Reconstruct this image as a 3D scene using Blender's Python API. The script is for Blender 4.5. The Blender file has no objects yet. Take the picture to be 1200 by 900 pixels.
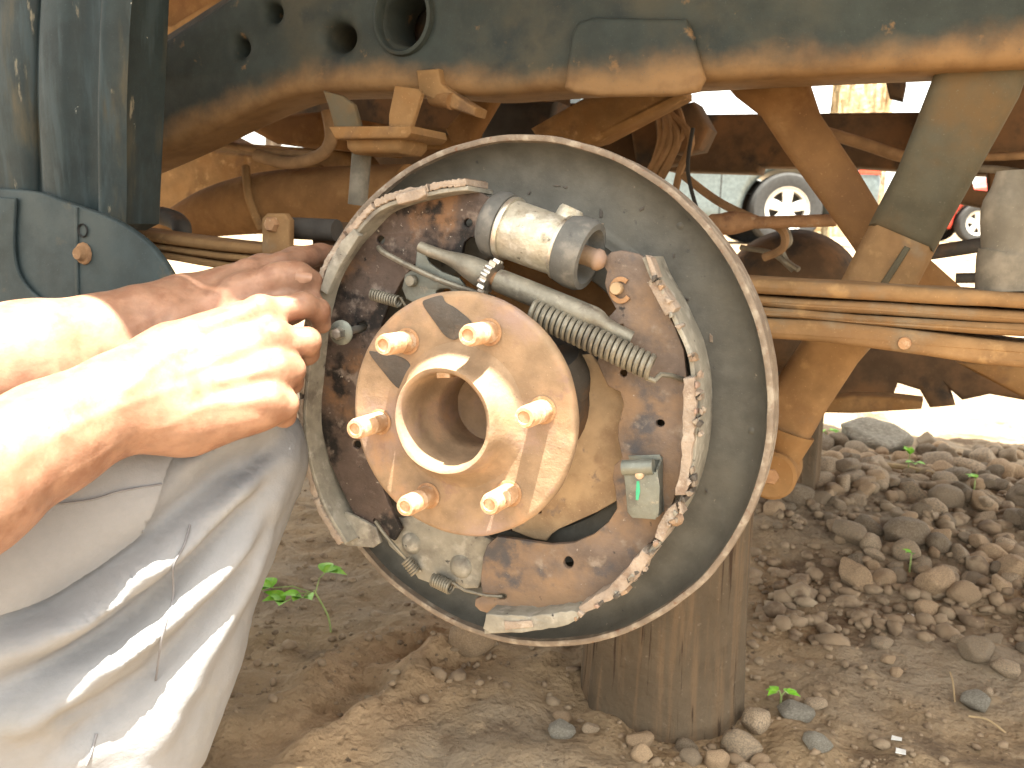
import bpy, bmesh, math, random
import numpy as np
from mathutils import Vector, Matrix

# ------------------------------------------------------------------ camera, sky, sun, exposure
S = bpy.context.scene
COL = S.collection
rnd = random.Random(7)
F = 1040.0                                    # focal length in pixels of a 1200 x 900 picture
H = 0.54
PITCH, ROLL = math.radians(10.4), math.radians(1.5)
fw = Vector((0, math.cos(PITCH), -math.sin(PITCH)))
r0, u0 = Vector((1, 0, 0)), Vector((0, math.sin(PITCH), math.cos(PITCH)))
cr_, cu_ = r0*math.cos(ROLL)+u0*math.sin(ROLL), u0*math.cos(ROLL)-r0*math.sin(ROLL)
CAM = Vector((0, 0, H))
cd = bpy.data.cameras.new('camera')
cam = bpy.data.objects.new('camera', cd)
COL.objects.link(cam)
cam.matrix_world = Matrix(((cr_.x, cu_.x, -fw.x, CAM.x), (cr_.y, cu_.y, -fw.y, CAM.y), (cr_.z, cu_.z, -fw.z, CAM.z), (0, 0, 0, 1)))
cd.sensor_width = 36.0
cd.lens = 36.0*F/1200.0
cd.clip_start, cd.clip_end = 0.02, 800
cd.dof.use_dof = True
cd.dof.focus_distance = 0.70
cd.dof.aperture_fstop = 16
S.camera = cam
S.cycles.use_denoising = True
S.cycles.max_bounces = 8
S.cycles.diffuse_bounces = 5
S.view_settings.view_transform = 'Standard'
S.view_settings.look = 'None'
S.view_settings.gamma = 1.0
S.view_settings.exposure = 2.6

def cam2w(v):
    return cr_*v[0]+cu_*v[1]+fw*v[2]
axis_in = cam2w(Vector((0.4472, 0.1364, 1.0)).normalized())
HUB = CAM+cam2w(Vector((-0.0608*.66, -0.0361*.66, .66)))
C = HUB+axis_in*0.0927                       # centre of the backing plate's rim
NO = -axis_in
U = Vector((0, 0, 1)).cross(NO).normalized()
V = NO.cross(U).normalized()
MB = Matrix(((U.x, V.x, NO.x, C.x), (U.y, V.y, NO.y, C.y), (U.z, V.z, NO.z, C.z), (0, 0, 0, 1)))
A = Vector((axis_in.x, axis_in.y, 0)).normalized()
L = A.cross(Vector((0, 0, 1)))
TO = Vector((C.x, C.y, 0))
MT = Matrix(((L.x, A.x, 0, TO.x), (L.y, A.y, 0, TO.y), (0, 0, 1, 0), (0, 0, 0, 1)))
MTI, MBI = MT.inverted(), MB.inverted()

sun_dir = (L*0.20+A*-0.16+Vector((0, 0, 1))).normalized()
el = math.asin(sun_dir.z)
az = math.atan2(sun_dir.x, sun_dir.y)
W = bpy.data.worlds.new('World')
S.world = W
W.use_nodes = True
wn, wl = W.node_tree.nodes, W.node_tree.links
sky = wn.new('ShaderNodeTexSky')
sky.sky_type = 'NISHITA'
sky.sun_disc = False
sky.sun_elevation, sky.sun_rotation = el, az
sky.dust_density = 2.5
bg = wn['Background']
bg.inputs[1].default_value = 0.14
hz_ = wn.new('ShaderNodeHueSaturation')       # hazy white tropical sky
hz_.inputs['Saturation'].default_value = .22
wl.new(sky.outputs[0], hz_.inputs['Color'])
wm_ = wn.new('ShaderNodeMix')                 # dust in the air warms it
wm_.data_type, wm_.blend_type = 'RGBA', 'MULTIPLY'
wm_.inputs[0].default_value = 1.0
wm_.inputs[7].default_value = (1.0, .965, .85, 1)
wl.new(hz_.outputs[0], wm_.inputs[6])
wl.new(wm_.outputs[2], bg.inputs[0])
sd = bpy.data.lights.new('sun', 'SUN')
sd.energy, sd.angle, sd.color = 5.0, math.radians(0.55), (1, .94, .80)
sun = bpy.data.objects.new('sun', sd)
COL.objects.link(sun)
sun.rotation_euler = sun_dir.to_track_quat('Z', 'Y').to_euler()

# ------------------------------------------------------------------ pixel geometry
def ray(px, py):
    return cam2w(Vector(((px-600)/F, -(py-450)/F, 1.0)))
def pt(px, py, z):                            # world point at camera depth z
    return CAM+ray(px, py)*z
def B(px, py, n):                             # brake-plane coordinates (u, v, n)
    d = ray(px, py)
    o = C+NO*n
    t = (o-CAM).dot(NO)/d.dot(NO)
    return MBI @ (CAM+d*t)
def T(px, py, a):                             # truck coordinates (l, a, z)
    d = ray(px, py)
    o = TO+A*a
    t = (o-CAM).dot(A)/d.dot(A)
    return MTI @ (CAM+d*t)
def b2(pts, n):
    return [tuple(B(x, y, n)[:2]) for x, y in pts]
def t2(pts, a):
    r = []
    for x, y in pts:
        p = T(x, y, a)
        r.append((p[0], p[2]))
    return r
def ground_h(x, y):
    d = np.clip((np.asarray(y, float)-2.3)/5.0, 0, 1)
    return 0.38*d*d*(3-2*d)
def gpt(px, py):                              # world point on the ground
    d = ray(px, py)
    t = 0.3
    while t < 60:
        p = CAM+d*t
        if p.z <= float(ground_h(p.x, p.y)):
            return p
        t += 0.004
    return CAM+d*10

# ------------------------------------------------------------------ numpy noise
_perm = np.random.RandomState(3).rand(64, 64, 64)
def vnoise(p):
    p = np.asarray(p, float)
    i = np.floor(p).astype(int)
    f = p-i
    f = f*f*(3-2*f)
    i0, i1 = i & 63, (i+1) & 63
    def g(a, b, c): return _perm[a, b, c]
    x0, y0, z0, x1, y1, z1 = i0[..., 0], i0[..., 1], i0[..., 2], i1[..., 0], i1[..., 1], i1[..., 2]
    fx, fy, fz = f[..., 0], f[..., 1], f[..., 2]
    a = g(x0, y0, z0)*(1-fx)+g(x1, y0, z0)*fx
    b = g(x0, y1, z0)*(1-fx)+g(x1, y1, z0)*fx
    c = g(x0, y0, z1)*(1-fx)+g(x1, y0, z1)*fx
    d = g(x0, y1, z1)*(1-fx)+g(x1, y1, z1)*fx
    return ((a*(1-fy)+b*fy)*(1-fz)+(c*(1-fy)+d*fy)*fz)*2-1
def fbm(p, o=4):
    p = np.asarray(p, float)
    s, a = 0, 1.0
    for k in range(o):
        s = s+a*vnoise(p+k*17.3)
        p = p*2.03
        a *= .5
    return s

# ------------------------------------------------------------------ object helpers
def tag(o, label=None, cat=None, group=None, kind=None):
    if label: o['label'] = label
    if cat: o['category'] = cat
    if group: o['group'] = group
    if kind: o['kind'] = kind
    return o
def empty(name, mat, label, cat, group=None):
    o = bpy.data.objects.new(name, None)
    o.empty_display_size = .05
    COL.objects.link(o)
    o.matrix_world = mat
    return tag(o, label, cat, group)
def obj(name, me, mat=None, parent=None, smooth=True, angle=40):
    if mat is not None:
        me.materials.clear()
        me.materials.append(mat)
    if smooth:
        me.polygons.foreach_set('use_smooth', [True]*len(me.polygons))
        if angle: me.set_sharp_from_angle(angle=math.radians(angle))
    o = bpy.data.objects.new(name, me)
    COL.objects.link(o)
    if parent is not None: o.parent = parent
    return o
def mk(v, f):
    me = bpy.data.meshes.new('mesh')
    me.from_pydata([tuple(p) for p in v], [], [tuple(q) for q in f])
    me.validate()
    me.update()
    return me
def join(ms):
    v, f = [], []
    for m in ms:
        o = len(v)
        v += [tuple(x.co) for x in m.vertices]
        f += [tuple(i+o for i in p.vertices) for p in m.polygons]
    return mk(v, f)
def xf(me, M):
    me.transform(M)
    me.update()
    return me
def cat_rom(p, k=6, closed=False):
    p = [np.array(q, float) for q in p]
    n, out = len(p), []
    for i in range(n if closed else n-1):
        a = p[(i-1) % n] if closed or i > 0 else p[0]
        b, c = p[i], p[(i+1) % n]
        d = p[(i+2) % n] if closed or i+2 < n else p[-1]
        for j in range(k):
            t = j/k
            out.append(tuple(.5*(2*b+(c-a)*t+(2*a-5*b+4*c-d)*t*t+(3*b-a-3*c+d)*t**3)))
    if not closed: out.append(tuple(p[-1]))
    return out
def circ(x, y, r, n=20, ry=None):
    ry = ry or r
    return [(x+r*math.cos(2*math.pi*i/n), y+ry*math.sin(2*math.pi*i/n)) for i in range(n)]
def plate(outline, t, bevel=.001, holes=(), z=0.0, M=None, res=2):
    """A flat sheet: outline in x-y, thickness t, its front face at z, edges rounded."""
    cu = bpy.data.curves.new('c', 'CURVE')
    cu.dimensions, cu.fill_mode = '2D', 'BOTH'
    bevel = min(bevel, t*.45)
    cu.extrude, cu.bevel_depth, cu.bevel_resolution = max(t/2-bevel, 1e-5), bevel, res
    cu.offset = -bevel
    for ring in [outline]+list(holes):
        s = cu.splines.new('POLY')
        s.points.add(len(ring)-1)
        for i, p in enumerate(ring): s.points[i].co = (p[0], p[1], 0, 1)
        s.use_cyclic_u = True
    o = bpy.data.objects.new('c', cu)
    COL.objects.link(o)
    dg = bpy.context.evaluated_depsgraph_get()
    me = bpy.data.meshes.new_from_object(o.evaluated_get(dg))
    bpy.data.objects.remove(o)
    bpy.data.curves.remove(cu)
    me.transform(Matrix.Translation((0, 0, z-t/2)))
    bm = bmesh.new()
    bm.from_mesh(me)
    bmesh.ops.remove_doubles(bm, verts=bm.verts, dist=1e-6)
    bmesh.ops.recalc_face_normals(bm, faces=bm.faces)
    bm.to_mesh(me)
    bm.free()
    if M is not None: me.transform(M)
    return me
def frames(path):
    P = [Vector(p) for p in path]
    n = len(P)
    T_ = []
    for i in range(n):
        d = P[min(i+1, n-1)]-P[max(i-1, 0)]
        T_.append(d.normalized() if d.length > 1e-9 else Vector((0, 0, 1)))
    a = Vector((0, 0, 1)) if abs(T_[0].z) < .9 else Vector((1, 0, 0))
    x = (a-T_[0]*a.dot(T_[0])).normalized()
    fr = []
    for t in T_:
        x = x-t*x.dot(t)
        x = x.normalized()
        fr.append((x, t.cross(x)))
    return P, fr
def tube(path, r, seg=12, flat=None, up=None, caps=True):
    """Round tube along a path. r is a number or one per point; flat(i) scales the second axis."""
    P, fr = frames(path)
    n = len(P)
    if not hasattr(r, '__len__'): r = [r]*n
    v, f = [], []
    for i in range(n):
        x, y = fr[i]
        if up is not None:
            t = x.cross(y)
            x = (Vector(up)-t*Vector(up).dot(t)).normalized()
            y = t.cross(x)
        k = flat[i] if flat else 1.0
        for j in range(seg):
            a = 2*math.pi*j/seg
            v.append(P[i]+x*(r[i]*math.cos(a))+y*(r[i]*k*math.sin(a)))
    for i in range(n-1):
        for j in range(seg):
            k = (j+1) % seg
            f.append((i*seg+j, i*seg+k, (i+1)*seg+k, (i+1)*seg+j))
    if caps:
        f.append(tuple(range(seg-1, -1, -1)))
        f.append(tuple(range((n-1)*seg, n*seg)))
    return mk(v, f)
def lathe(prof, seg=64, M=None, closed=False):
    """prof: (radius, height) pairs, turned about local z."""
    v, f, n = [], [], len(prof)
    for r, h in prof:
        for j in range(seg):
            a = 2*math.pi*j/seg
            v.append((max(r, 1e-5)*math.cos(a), max(r, 1e-5)*math.sin(a), h))
    for i in range(n if closed else n-1):
        q = (i+1) % n
        for j in range(seg):
            k = (j+1) % seg
            f.append((i*seg+j, i*seg+k, q*seg+k, q*seg+j))
    me = mk(v, f)
    bm = bmesh.new()
    bm.from_mesh(me)
    bmesh.ops.remove_doubles(bm, verts=bm.verts, dist=2e-5)
    bmesh.ops.recalc_face_normals(bm, faces=bm.faces)
    bm.to_mesh(me)
    bm.free()
    if M is not None: me.transform(M)
    return me
def along(a, b):
    """matrix: local z runs from a towards b, origin a"""
    a, b = Vector(a), Vector(b)
    z = (b-a).normalized()
    h = Vector((0, 0, 1)) if abs(z.z) < .9 else Vector((1, 0, 0))
    x = h.cross(z).normalized()
    y = z.cross(x)
    return Matrix(((x.x, y.x, z.x, a.x), (x.y, y.y, z.y, a.y), (x.z, y.z, z.z, a.z), (0, 0, 0, 1)))
def helix(a, b, r, turns, per=14, lead=()):
    M = along(a, b)
    ln = (Vector(b)-Vector(a)).length
    n = int(turns*per)
    return [M @ Vector((r*math.cos(2*math.pi*i/per), r*math.sin(2*math.pi*i/per), ln*i/n)) for i in range(n+1)]
def box(cx, cy, cz, sx, sy, sz, bevel=.003, M=None):
    me = plate([(-sx/2, -sy/2), (sx/2, -sy/2), (sx/2, sy/2), (-sx/2, sy/2)], sz, bevel, z=sz/2)
    me.transform(Matrix.Translation((cx, cy, cz)))
    if M is not None: me.transform(M)
    return me
def jitter(me, amp, sc, seed=0.0):
    n = len(me.vertices)
    co = np.empty(n*3)
    me.vertices.foreach_get('co', co)
    co = co.reshape(-1, 3)
    q = co*sc+seed
    d = np.stack([fbm(q, 2), fbm(q+31.7, 2), fbm(q+77.1, 2)], 1)*amp
    me.vertices.foreach_set('co', (co+d).ravel())
    me.update()
    return me
def dup(o, parent=None, name=None):
    c = o.copy()
    COL.objects.link(c)
    if parent is not None: c.parent = parent
    for ch in o.children: dup(ch, c)
    return c

# ------------------------------------------------------------------ materials
def rgb(c): return (c[0], c[1], c[2], 1)
def mat(name, base, layers=(), rough=.8, rvar=.1, metal=0.0, bump=.3, bscale=300, bdist=.001, spec=.3, rand=0.0, fine=True, extra=None, var=1.0):
    """layers: (colour, scale, low, high, stretch, detail[, metal, rough])"""
    m = bpy.data.materials.new(name)
    m.use_nodes = True
    nt = m.node_tree
    N, K = nt.nodes, nt.links
    p = N['Principled BSDF']
    tc = N.new('ShaderNodeTexCoord')
    src = tc.outputs['Object']
    if rand:
        oi = N.new('ShaderNodeObjectInfo')
        ad = N.new('ShaderNodeVectorMath')
        ad.operation = 'ADD'
        ml = N.new('ShaderNodeMath')
        ml.operation = 'MULTIPLY'
        ml.inputs[1].default_value = 37.0
        K.new(oi.outputs['Random'], ml.inputs[0])
        K.new(src, ad.inputs[0])
        K.new(ml.outputs[0], ad.inputs[1])
        src = ad.outputs[0]
    def noise(scale, detail=5, stretch=None, rough_=.6):
        nz = N.new('ShaderNodeTexNoise')
        nz.inputs['Scale'].default_value = scale
        nz.inputs['Detail'].default_value = detail
        nz.inputs['Roughness'].default_value = rough_
        if stretch:
            mp = N.new('ShaderNodeMapping')
            mp.inputs['Scale'].default_value = stretch
            K.new(src, mp.inputs['Vector'])
            K.new(mp.outputs[0], nz.inputs['Vector'])
        else:
            K.new(src, nz.inputs['Vector'])
        return nz.outputs['Fac']
    def mixc(fac, a, b, kind='RGBA'):
        mx = N.new('ShaderNodeMix')
        mx.data_type = kind
        ia, ib, o = (6, 7, 2) if kind == 'RGBA' else (2, 3, 0)
        if isinstance(fac, (int, float)): mx.inputs[0].default_value = fac
        else: K.new(fac, mx.inputs[0])
        for i, x in ((ia, a), (ib, b)):
            if hasattr(x, 'is_output'): K.new(x, mx.inputs[i])
            else: mx.inputs[i].default_value = rgb(x) if kind == 'RGBA' else x
        return mx.outputs[o]
    def ramp(val, lo, hi):
        mr = N.new('ShaderNodeMapRange')
        mr.interpolation_type = 'SMOOTHSTEP'
        mr.inputs[1].default_value, mr.inputs[2].default_value = lo, hi
        K.new(val, mr.inputs[0])
        return mr.outputs[0]
    col = base if not isinstance(base, dict) else base
    b0 = tuple(c*(1-.18*var) for c in base)
    b1 = tuple(min(1, c*(1+.2*var)) for c in base)
    col = mixc(ramp(noise(bscale*.12, 6), .3, .7), b0, b1)
    if rand:
        hv = N.new('ShaderNodeHueSaturation')
        mr = N.new('ShaderNodeMapRange')
        mr.inputs[3].default_value, mr.inputs[4].default_value = 1-rand, 1+rand
        K.new(oi.outputs['Random'], mr.inputs[0])
        K.new(mr.outputs[0], hv.inputs['Value'])
        K.new(col, hv.inputs['Color'])
        col = hv.outputs[0]
    met, rg = metal, rough
    for ly in layers:
        c, sc, lo, hi = ly[:4]
        st = ly[4] if len(ly) > 4 else None
        dt = ly[5] if len(ly) > 5 else 6
        fac = ramp(noise(sc, dt, st), lo, hi)
        col = mixc(fac, col, c)
        if len(ly) > 6: met = mixc(fac, met, ly[6], 'FLOAT')
        if len(ly) > 7: rg = mixc(fac, rg, ly[7], 'FLOAT')
    if extra: col = extra(N, K, tc, col, mixc, ramp, noise)
    if fine:                                  # dust specks
        col = mixc(ramp(noise(bscale*2.2, 3), .62, .8), col, tuple(min(1, c*1.5+.02) for c in base))
    K.new(col, p.inputs['Base Color'])
    if hasattr(met, 'is_output'): K.new(met, p.inputs['Metallic'])
    else: p.inputs['Metallic'].default_value = met
    rn = N.new('ShaderNodeMath')
    rn.operation = 'MULTIPLY_ADD'
    rn.use_clamp = True
    K.new(noise(bscale*.3, 4), rn.inputs[0])
    rn.inputs[1].default_value = rvar*2
    if hasattr(rg, 'is_output'):
        sb = N.new('ShaderNodeMath')
        sb.operation = 'SUBTRACT'
        K.new(rg, sb.inputs[0])
        sb.inputs[1].default_value = rvar
        K.new(sb.outputs[0], rn.inputs[2])
    else: rn.inputs[2].default_value = rg-rvar
    K.new(rn.outputs[0], p.inputs['Roughness'])
    p.inputs['Specular IOR Level'].default_value = spec
    if bump:
        bp = N.new('ShaderNodeBump')
        bp.inputs['Strength'].default_value = bump
        bp.inputs['Distance'].default_value = bdist
        K.new(noise(bscale, 6, None, .65), bp.inputs['Height'])
        b2_ = N.new('ShaderNodeBump')
        b2_.inputs['Strength'].default_value = bump*.8
        b2_.inputs['Distance'].default_value = bdist*4
        K.new(noise(bscale*.17, 4), b2_.inputs['Height'])
        K.new(bp.outputs[0], b2_.inputs['Normal'])
        K.new(b2_.outputs[0], p.inputs['Normal'])
    return m

DUST = (.232, .137, .062)
M = {}
M['plate'] = mat('backing plate steel', (.098, .095, .084), [((.125, .117, .098), 14, .45, .75), ((.095, .092, .08), 30, .52, .75), ((.05, .05, .05), 90, .66, .74), ((.30, .26, .21), 160, .66, .78)], rough=.62, metal=.25, bump=.22, bscale=420)
M['rim'] = mat('worn rim edge', (.195, .155, .12), [((.30, .26, .21), 60, .5, .65), ((.16, .09, .06), 130, .58, .7)], rough=.7, metal=.2, bump=.5, bscale=500)
M['shoe'] = mat('brake shoe web', (.090, .066, .056), [((.20, .115, .065), 17, .54, .70), ((.018, .016, .016), 24, .50, .62), ((.22, .18, .155), 55, .56, .72), ((.015, .015, .016), 95, .64, .7), ((.36, .32, .28), 210, .66, .74)], rough=.6, metal=.25, bump=.4, bscale=380)
M['shoe2'] = mat('rusty brake shoe web', (.150, .114, .094), [((.25, .165, .105), 17, .45, .66), ((.085, .08, .085), 26, .54, .68), ((.27, .22, .18), 55, .56, .74), ((.04, .035, .033), 80, .66, .74), ((.40, .36, .32), 210, .68, .76)], rough=.65, metal=.2, bump=.4, bscale=380)
M['table'] = mat('shoe table', (.235, .22, .185), [((.13, .115, .10), 30, .5, .7), ((.33, .31, .27), 80, .52, .7), ((.03, .03, .03), 120, .66, .73)], rough=.65, metal=.15, bump=.4, bscale=400)
M['lining'] = mat('brake lining', (.285, .23, .185), [((.20, .145, .11), 40, .5, .7), ((.36, .31, .26), 90, .55, .72), ((.10, .06, .05), 150, .64, .74)], rough=.85, bump=.8, bscale=450)
M['hub'] = mat('rusty hub', (.25, .172, .108), [((.27, .19, .16), 14, .46, .66), ((.34, .21, .125), 26, .52, .7), ((.22, .14, .11), 45, .6, .75), ((.11, .07, .055), 130, .67, .77)], rough=.72, metal=.08, bump=.3, bscale=420)
M['stud'] = mat('wheel stud', (.42, .26, .15), [((.55, .45, .35), 60, .45, .65), ((.20, .12, .07), 150, .58, .72)], rough=.6, metal=.25, bump=.3, bscale=600)
M['grease'] = mat('grease', (.065, .057, .05), [((.10, .08, .065), 60, .5, .7)], rough=.5, bump=.5, bscale=300)
M['alu'] = mat('cast aluminium', (.52, .49, .41), [((.30, .26, .19), 40, .5, .68), ((.70, .68, .62), 60, .52, .7), ((.10, .09, .07), 110, .62, .74)], rough=.52, metal=.65, bump=.5, bscale=330, rvar=.15)
M['ring'] = mat('bright ring', (.60, .57, .5), [((.3, .27, .22), 80, .55, .7)], rough=.35, metal=.8, bump=.3)
M['rubber'] = mat('rubber boot', (.10, .10, .095), [((.17, .16, .145), 50, .5, .7), ((.05, .05, .05), 80, .6, .75)], rough=.62, bump=.2, spec=.4)
M['steel'] = mat('dusty steel', (.20, .185, .15), [((.11, .095, .08), 40, .5, .7), ((.30, .275, .23), 90, .55, .72), ((.07, .06, .05), 140, .64, .76)], rough=.5, metal=.5, bump=.3, bscale=450)
M['bright'] = mat('bare bright steel', (.5, .48, .44), [((.25, .23, .2), 90, .55, .7)], rough=.32, metal=.85, bump=.2)
M['galv'] = mat('clip steel', (.17, .18, .16), [((.11, .11, .10), 60, .5, .7), ((.27, .25, .21), 120, .58, .72)], rough=.48, metal=.55, bump=.25)
M['green'] = mat('green paint dab', (.05, .34, .19), rough=.5, bump=.2)
M['rust'] = mat('rusty fitting', (.33, .19, .10), [((.22, .12, .07), 60, .5, .7), ((.45, .33, .22), 110, .58, .72)], rough=.8, bump=.5, bscale=400)
M['tan'] = mat('dusty tan plate', (.36, .255, .155), [((.27, .18, .11), 30, .48, .68), ((.20, .15, .12), 70, .58, .72)], rough=.8, bump=.3)
M['axle'] = mat('black axle', (.05, .045, .04), [((.12, .07, .04), 20, .5, .7)], rough=.8)
M['dust'] = mat('orange road dust', DUST, [((.22, .112, .042), 9, .45, .7), ((.15, .09, .05), 22, .52, .72), ((.38, .24, .115), 40, .58, .75)], rough=.95, bump=.35, bscale=180, bdist=.002, spec=.1)
M['dust2'] = mat('brown road dust', (.20, .108, .046), [((.16, .085, .04), 8, .45, .7), ((.27, .155, .07), 22, .52, .72)], rough=.95, bump=.35, bscale=180, bdist=.002, spec=.1)
M['dark'] = mat('dark underbody', (.10, .065, .04), [((.18, .10, .05), 9, .45, .7), ((.04, .035, .03), 16, .5, .7)], rough=.9, bump=.3, bscale=150, spec=.15)
M['spring'] = mat('dusty spring leaf', (.235, .142, .068), [((.185, .105, .05), 8, .45, .65), ((.22, .16, .10), 16, .54, .7), ((.32, .20, .095), 40, .56, .72)], rough=.92, bump=.4, bscale=220, spec=.12)
M['shockm'] = mat('dusty shock absorber', (.082, .072, .048), [((.125, .08, .038), 9, .46, .68), ((.085, .085, .066), 7, .48, .68)], rough=.85, bump=.3, bscale=220, spec=.15)
M['greyjack'] = mat('grey dusty cylinder', (.13, .115, .09), [((.22, .19, .15), 18, .5, .7)], rough=.75, bump=.2)
M['flap'] = mat('dark teal paint', (.019, .031, .034), [((.075, .066, .042), 7, .52, .70, (3, 3, .6)), ((.036, .055, .062), 14, .5, .68, (4, 4, .5)), ((.20, .18, .13), 60, .66, .73, (1, 1, .25)), ((.33, .33, .30), 90, .71, .76)], rough=.6, bump=.25, bscale=260, spec=.35)
M['flap2'] = mat('dark grey plastic', (.036, .052, .056), [((.055, .070, .070), 9, .48, .68), ((.12, .10, .065), 16, .58, .72), ((.26, .26, .24), 120, .71, .77)], rough=.6, bump=.22, bscale=260, spec=.35)
M['black'] = mat('black rubber', (.025, .025, .025), rough=.7, bump=.2)
M['cable'] = mat('dusty cable', (.24, .15, .08), rough=.85, bump=.2)
M['paintdark'] = mat('dark green bed paint', (.05, .065, .06), [(DUST, 6, .5, .75)], rough=.6)

def bark(N, K, tc, col, mixc, ramp, noise):
    f = noise(9, 8, (6, 6, .35))
    col = mixc(ramp(f, .46, .6), col, (.14, .095, .058))
    g = noise(16, 8, (9, 9, .3))
    col = mixc(ramp(g, .58, .66), col, (.045, .028, .018))
    return mixc(ramp(noise(7, 5), .6, .72), col, (.175, .125, .078))
M['log'] = mat('old timber', (.105, .078, .052), rough=.9, bump=.9, bscale=55, bdist=.004, spec=.15, extra=bark)
M['logend'] = mat('timber end grain', (.22, .13, .075), rough=.95, bump=.6, bscale=120)
M['stone'] = mat('river stone', (.29, .22, .152), [((.215, .172, .125), 9, .42, .65), ((.30, .235, .165), 16, .52, .72), ((.12, .092, .068), 40, .6, .75)], rough=.85, bump=.5, bscale=90, bdist=.003, rand=.6, spec=.25)
M['stone2'] = mat('tan stone', (.36, .255, .16), [((.27, .19, .125), 14, .45, .65), ((.44, .35, .25), 30, .55, .72)], rough=.85, bump=.5, bscale=90, bdist=.003, rand=.25, spec=.25)
M['pebble'] = mat('soil crumbs', (.24, .175, .115), [((.33, .26, .18), 9, .5, .7), ((.15, .105, .07), 25, .5, .65)], rough=.9, bump=.4, bscale=200)
M['boulder'] = mat('grey boulder', (.36, .33, .275), [((.27, .245, .205), 9, .42, .65), ((.36, .33, .28), 20, .55, .72)], rough=.9, bump=.7, bscale=60, bdist=.005)
M['leaf'] = mat('seedling leaf', (.20, .50, .035), [((.30, .56, .06), 90, .45, .65)], rough=.5, bump=.2, fine=False)
M['stem'] = mat('seedling stem', (.28, .36, .13), rough=.6, bump=.1, fine=False)
M['cloth'] = mat('pale grey twill', (.242, .245, .258), [((.224, .228, .242), 9, .42, .7), ((.258, .26, .268), 18, .52, .75), ((.225, .22, .21), 5, .60, .78)], rough=.95, bump=.35, bscale=900, bdist=.0006, spec=.1, fine=False, var=.15)
M['seam'] = mat('seam thread', (.17, .17, .185), rough=.95, bump=.2)
def skinx(N, K, tc, col, mixc, ramp, noise):
    col = mixc(ramp(noise(60, 6), .42, .66), col, (.21, .105, .066))
    return mixc(ramp(noise(24, 4), .55, .75), col, (.29, .165, .11))
M['skin'] = mat('brown skin', (.26, .145, .095), rough=.5, rvar=.12, bump=.22, bscale=420, bdist=.0008, spec=.4, fine=False, extra=skinx)
M['skin'].node_tree.nodes['Principled BSDF'].inputs['Subsurface Weight'].default_value = .12
M['skin'].node_tree.nodes['Principled BSDF'].inputs['Subsurface Radius'].default_value = (.008, .003, .0015)
M['nail'] = mat('fingernail', (.33, .19, .13), rough=.35, bump=.1, spec=.5, fine=False)
M['hair'] = mat('black hair', (.015, .013, .012), rough=.9, bump=.8, bscale=300)
M['shoeleather'] = mat('dusty boot leather', (.10, .07, .05), rough=.8)
M['silver'] = mat('silver blue car paint', (.115, .145, .155), rough=.3, metal=.35, bump=.02, spec=.5, fine=False)
M['redcar'] = mat('red car paint', (.45, .045, .03), rough=.3, bump=.02, spec=.5, fine=False)
M['carglass'] = mat('car glass', (.02, .025, .028), rough=.08, rvar=.02, bump=0, spec=.6, fine=False)
M['tyre'] = mat('tyre', (.035, .035, .035), rough=.85, bump=.3)
M['alloy'] = mat('alloy wheel', (.62, .61, .58), rough=.35, metal=.4, bump=.05, fine=False)
M['lamp'] = mat('car lamp', (.55, .08, .05), rough=.15, bump=0, fine=False)
M['wall'] = mat('rough ochre wall', (.52, .43, .28), [((.36, .28, .17), 1.4, .45, .62), ((.22, .16, .10), 3.5, .55, .68)], rough=.95, bump=.8, bscale=8, bdist=.05)
M['trunk'] = mat('tree bark', (.10, .075, .055), rough=.9, bump=.8, bscale=30, bdist=.02)
M['foliage'] = mat('tree foliage', (.07, .11, .03), rough=.7, bump=0, fine=False, rand=.3)
M['straw'] = mat('dry straw', (.38, .28, .16), rough=.9)
M['paper'] = mat('white scrap', (.7, .7, .68), rough=.8)

def groundx(N, K, tc, col, mixc, ramp, noise):
    at = N.new('ShaderNodeAttribute')
    at.attribute_name = 'loose'
    col = mixc(ramp(noise(2.2, 6), .44, .6), col, (.265, .21, .15))        # grey trodden crust
    col = mixc(ramp(noise(5.5, 7), .52, .66), col, (.135, .092, .058))        # damp brown soil
    col = mixc(ramp(noise(26, 6), .55, .72), col, (.34, .255, .165))          # dry crumbs
    col = mixc(at.outputs['Fac'], col, mixc(ramp(noise(30, 6), .4, .65), (.40, .275, .165), (.27, .175, .10)))
    return mixc(ramp(noise(70, 5), .62, .72), col, (.10, .07, .048))
M['ground'] = mat('trodden mud', (.28, .20, .12), rough=.92, bump=1.0, bscale=85, bdist=.007, spec=.18, extra=groundx)

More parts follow.
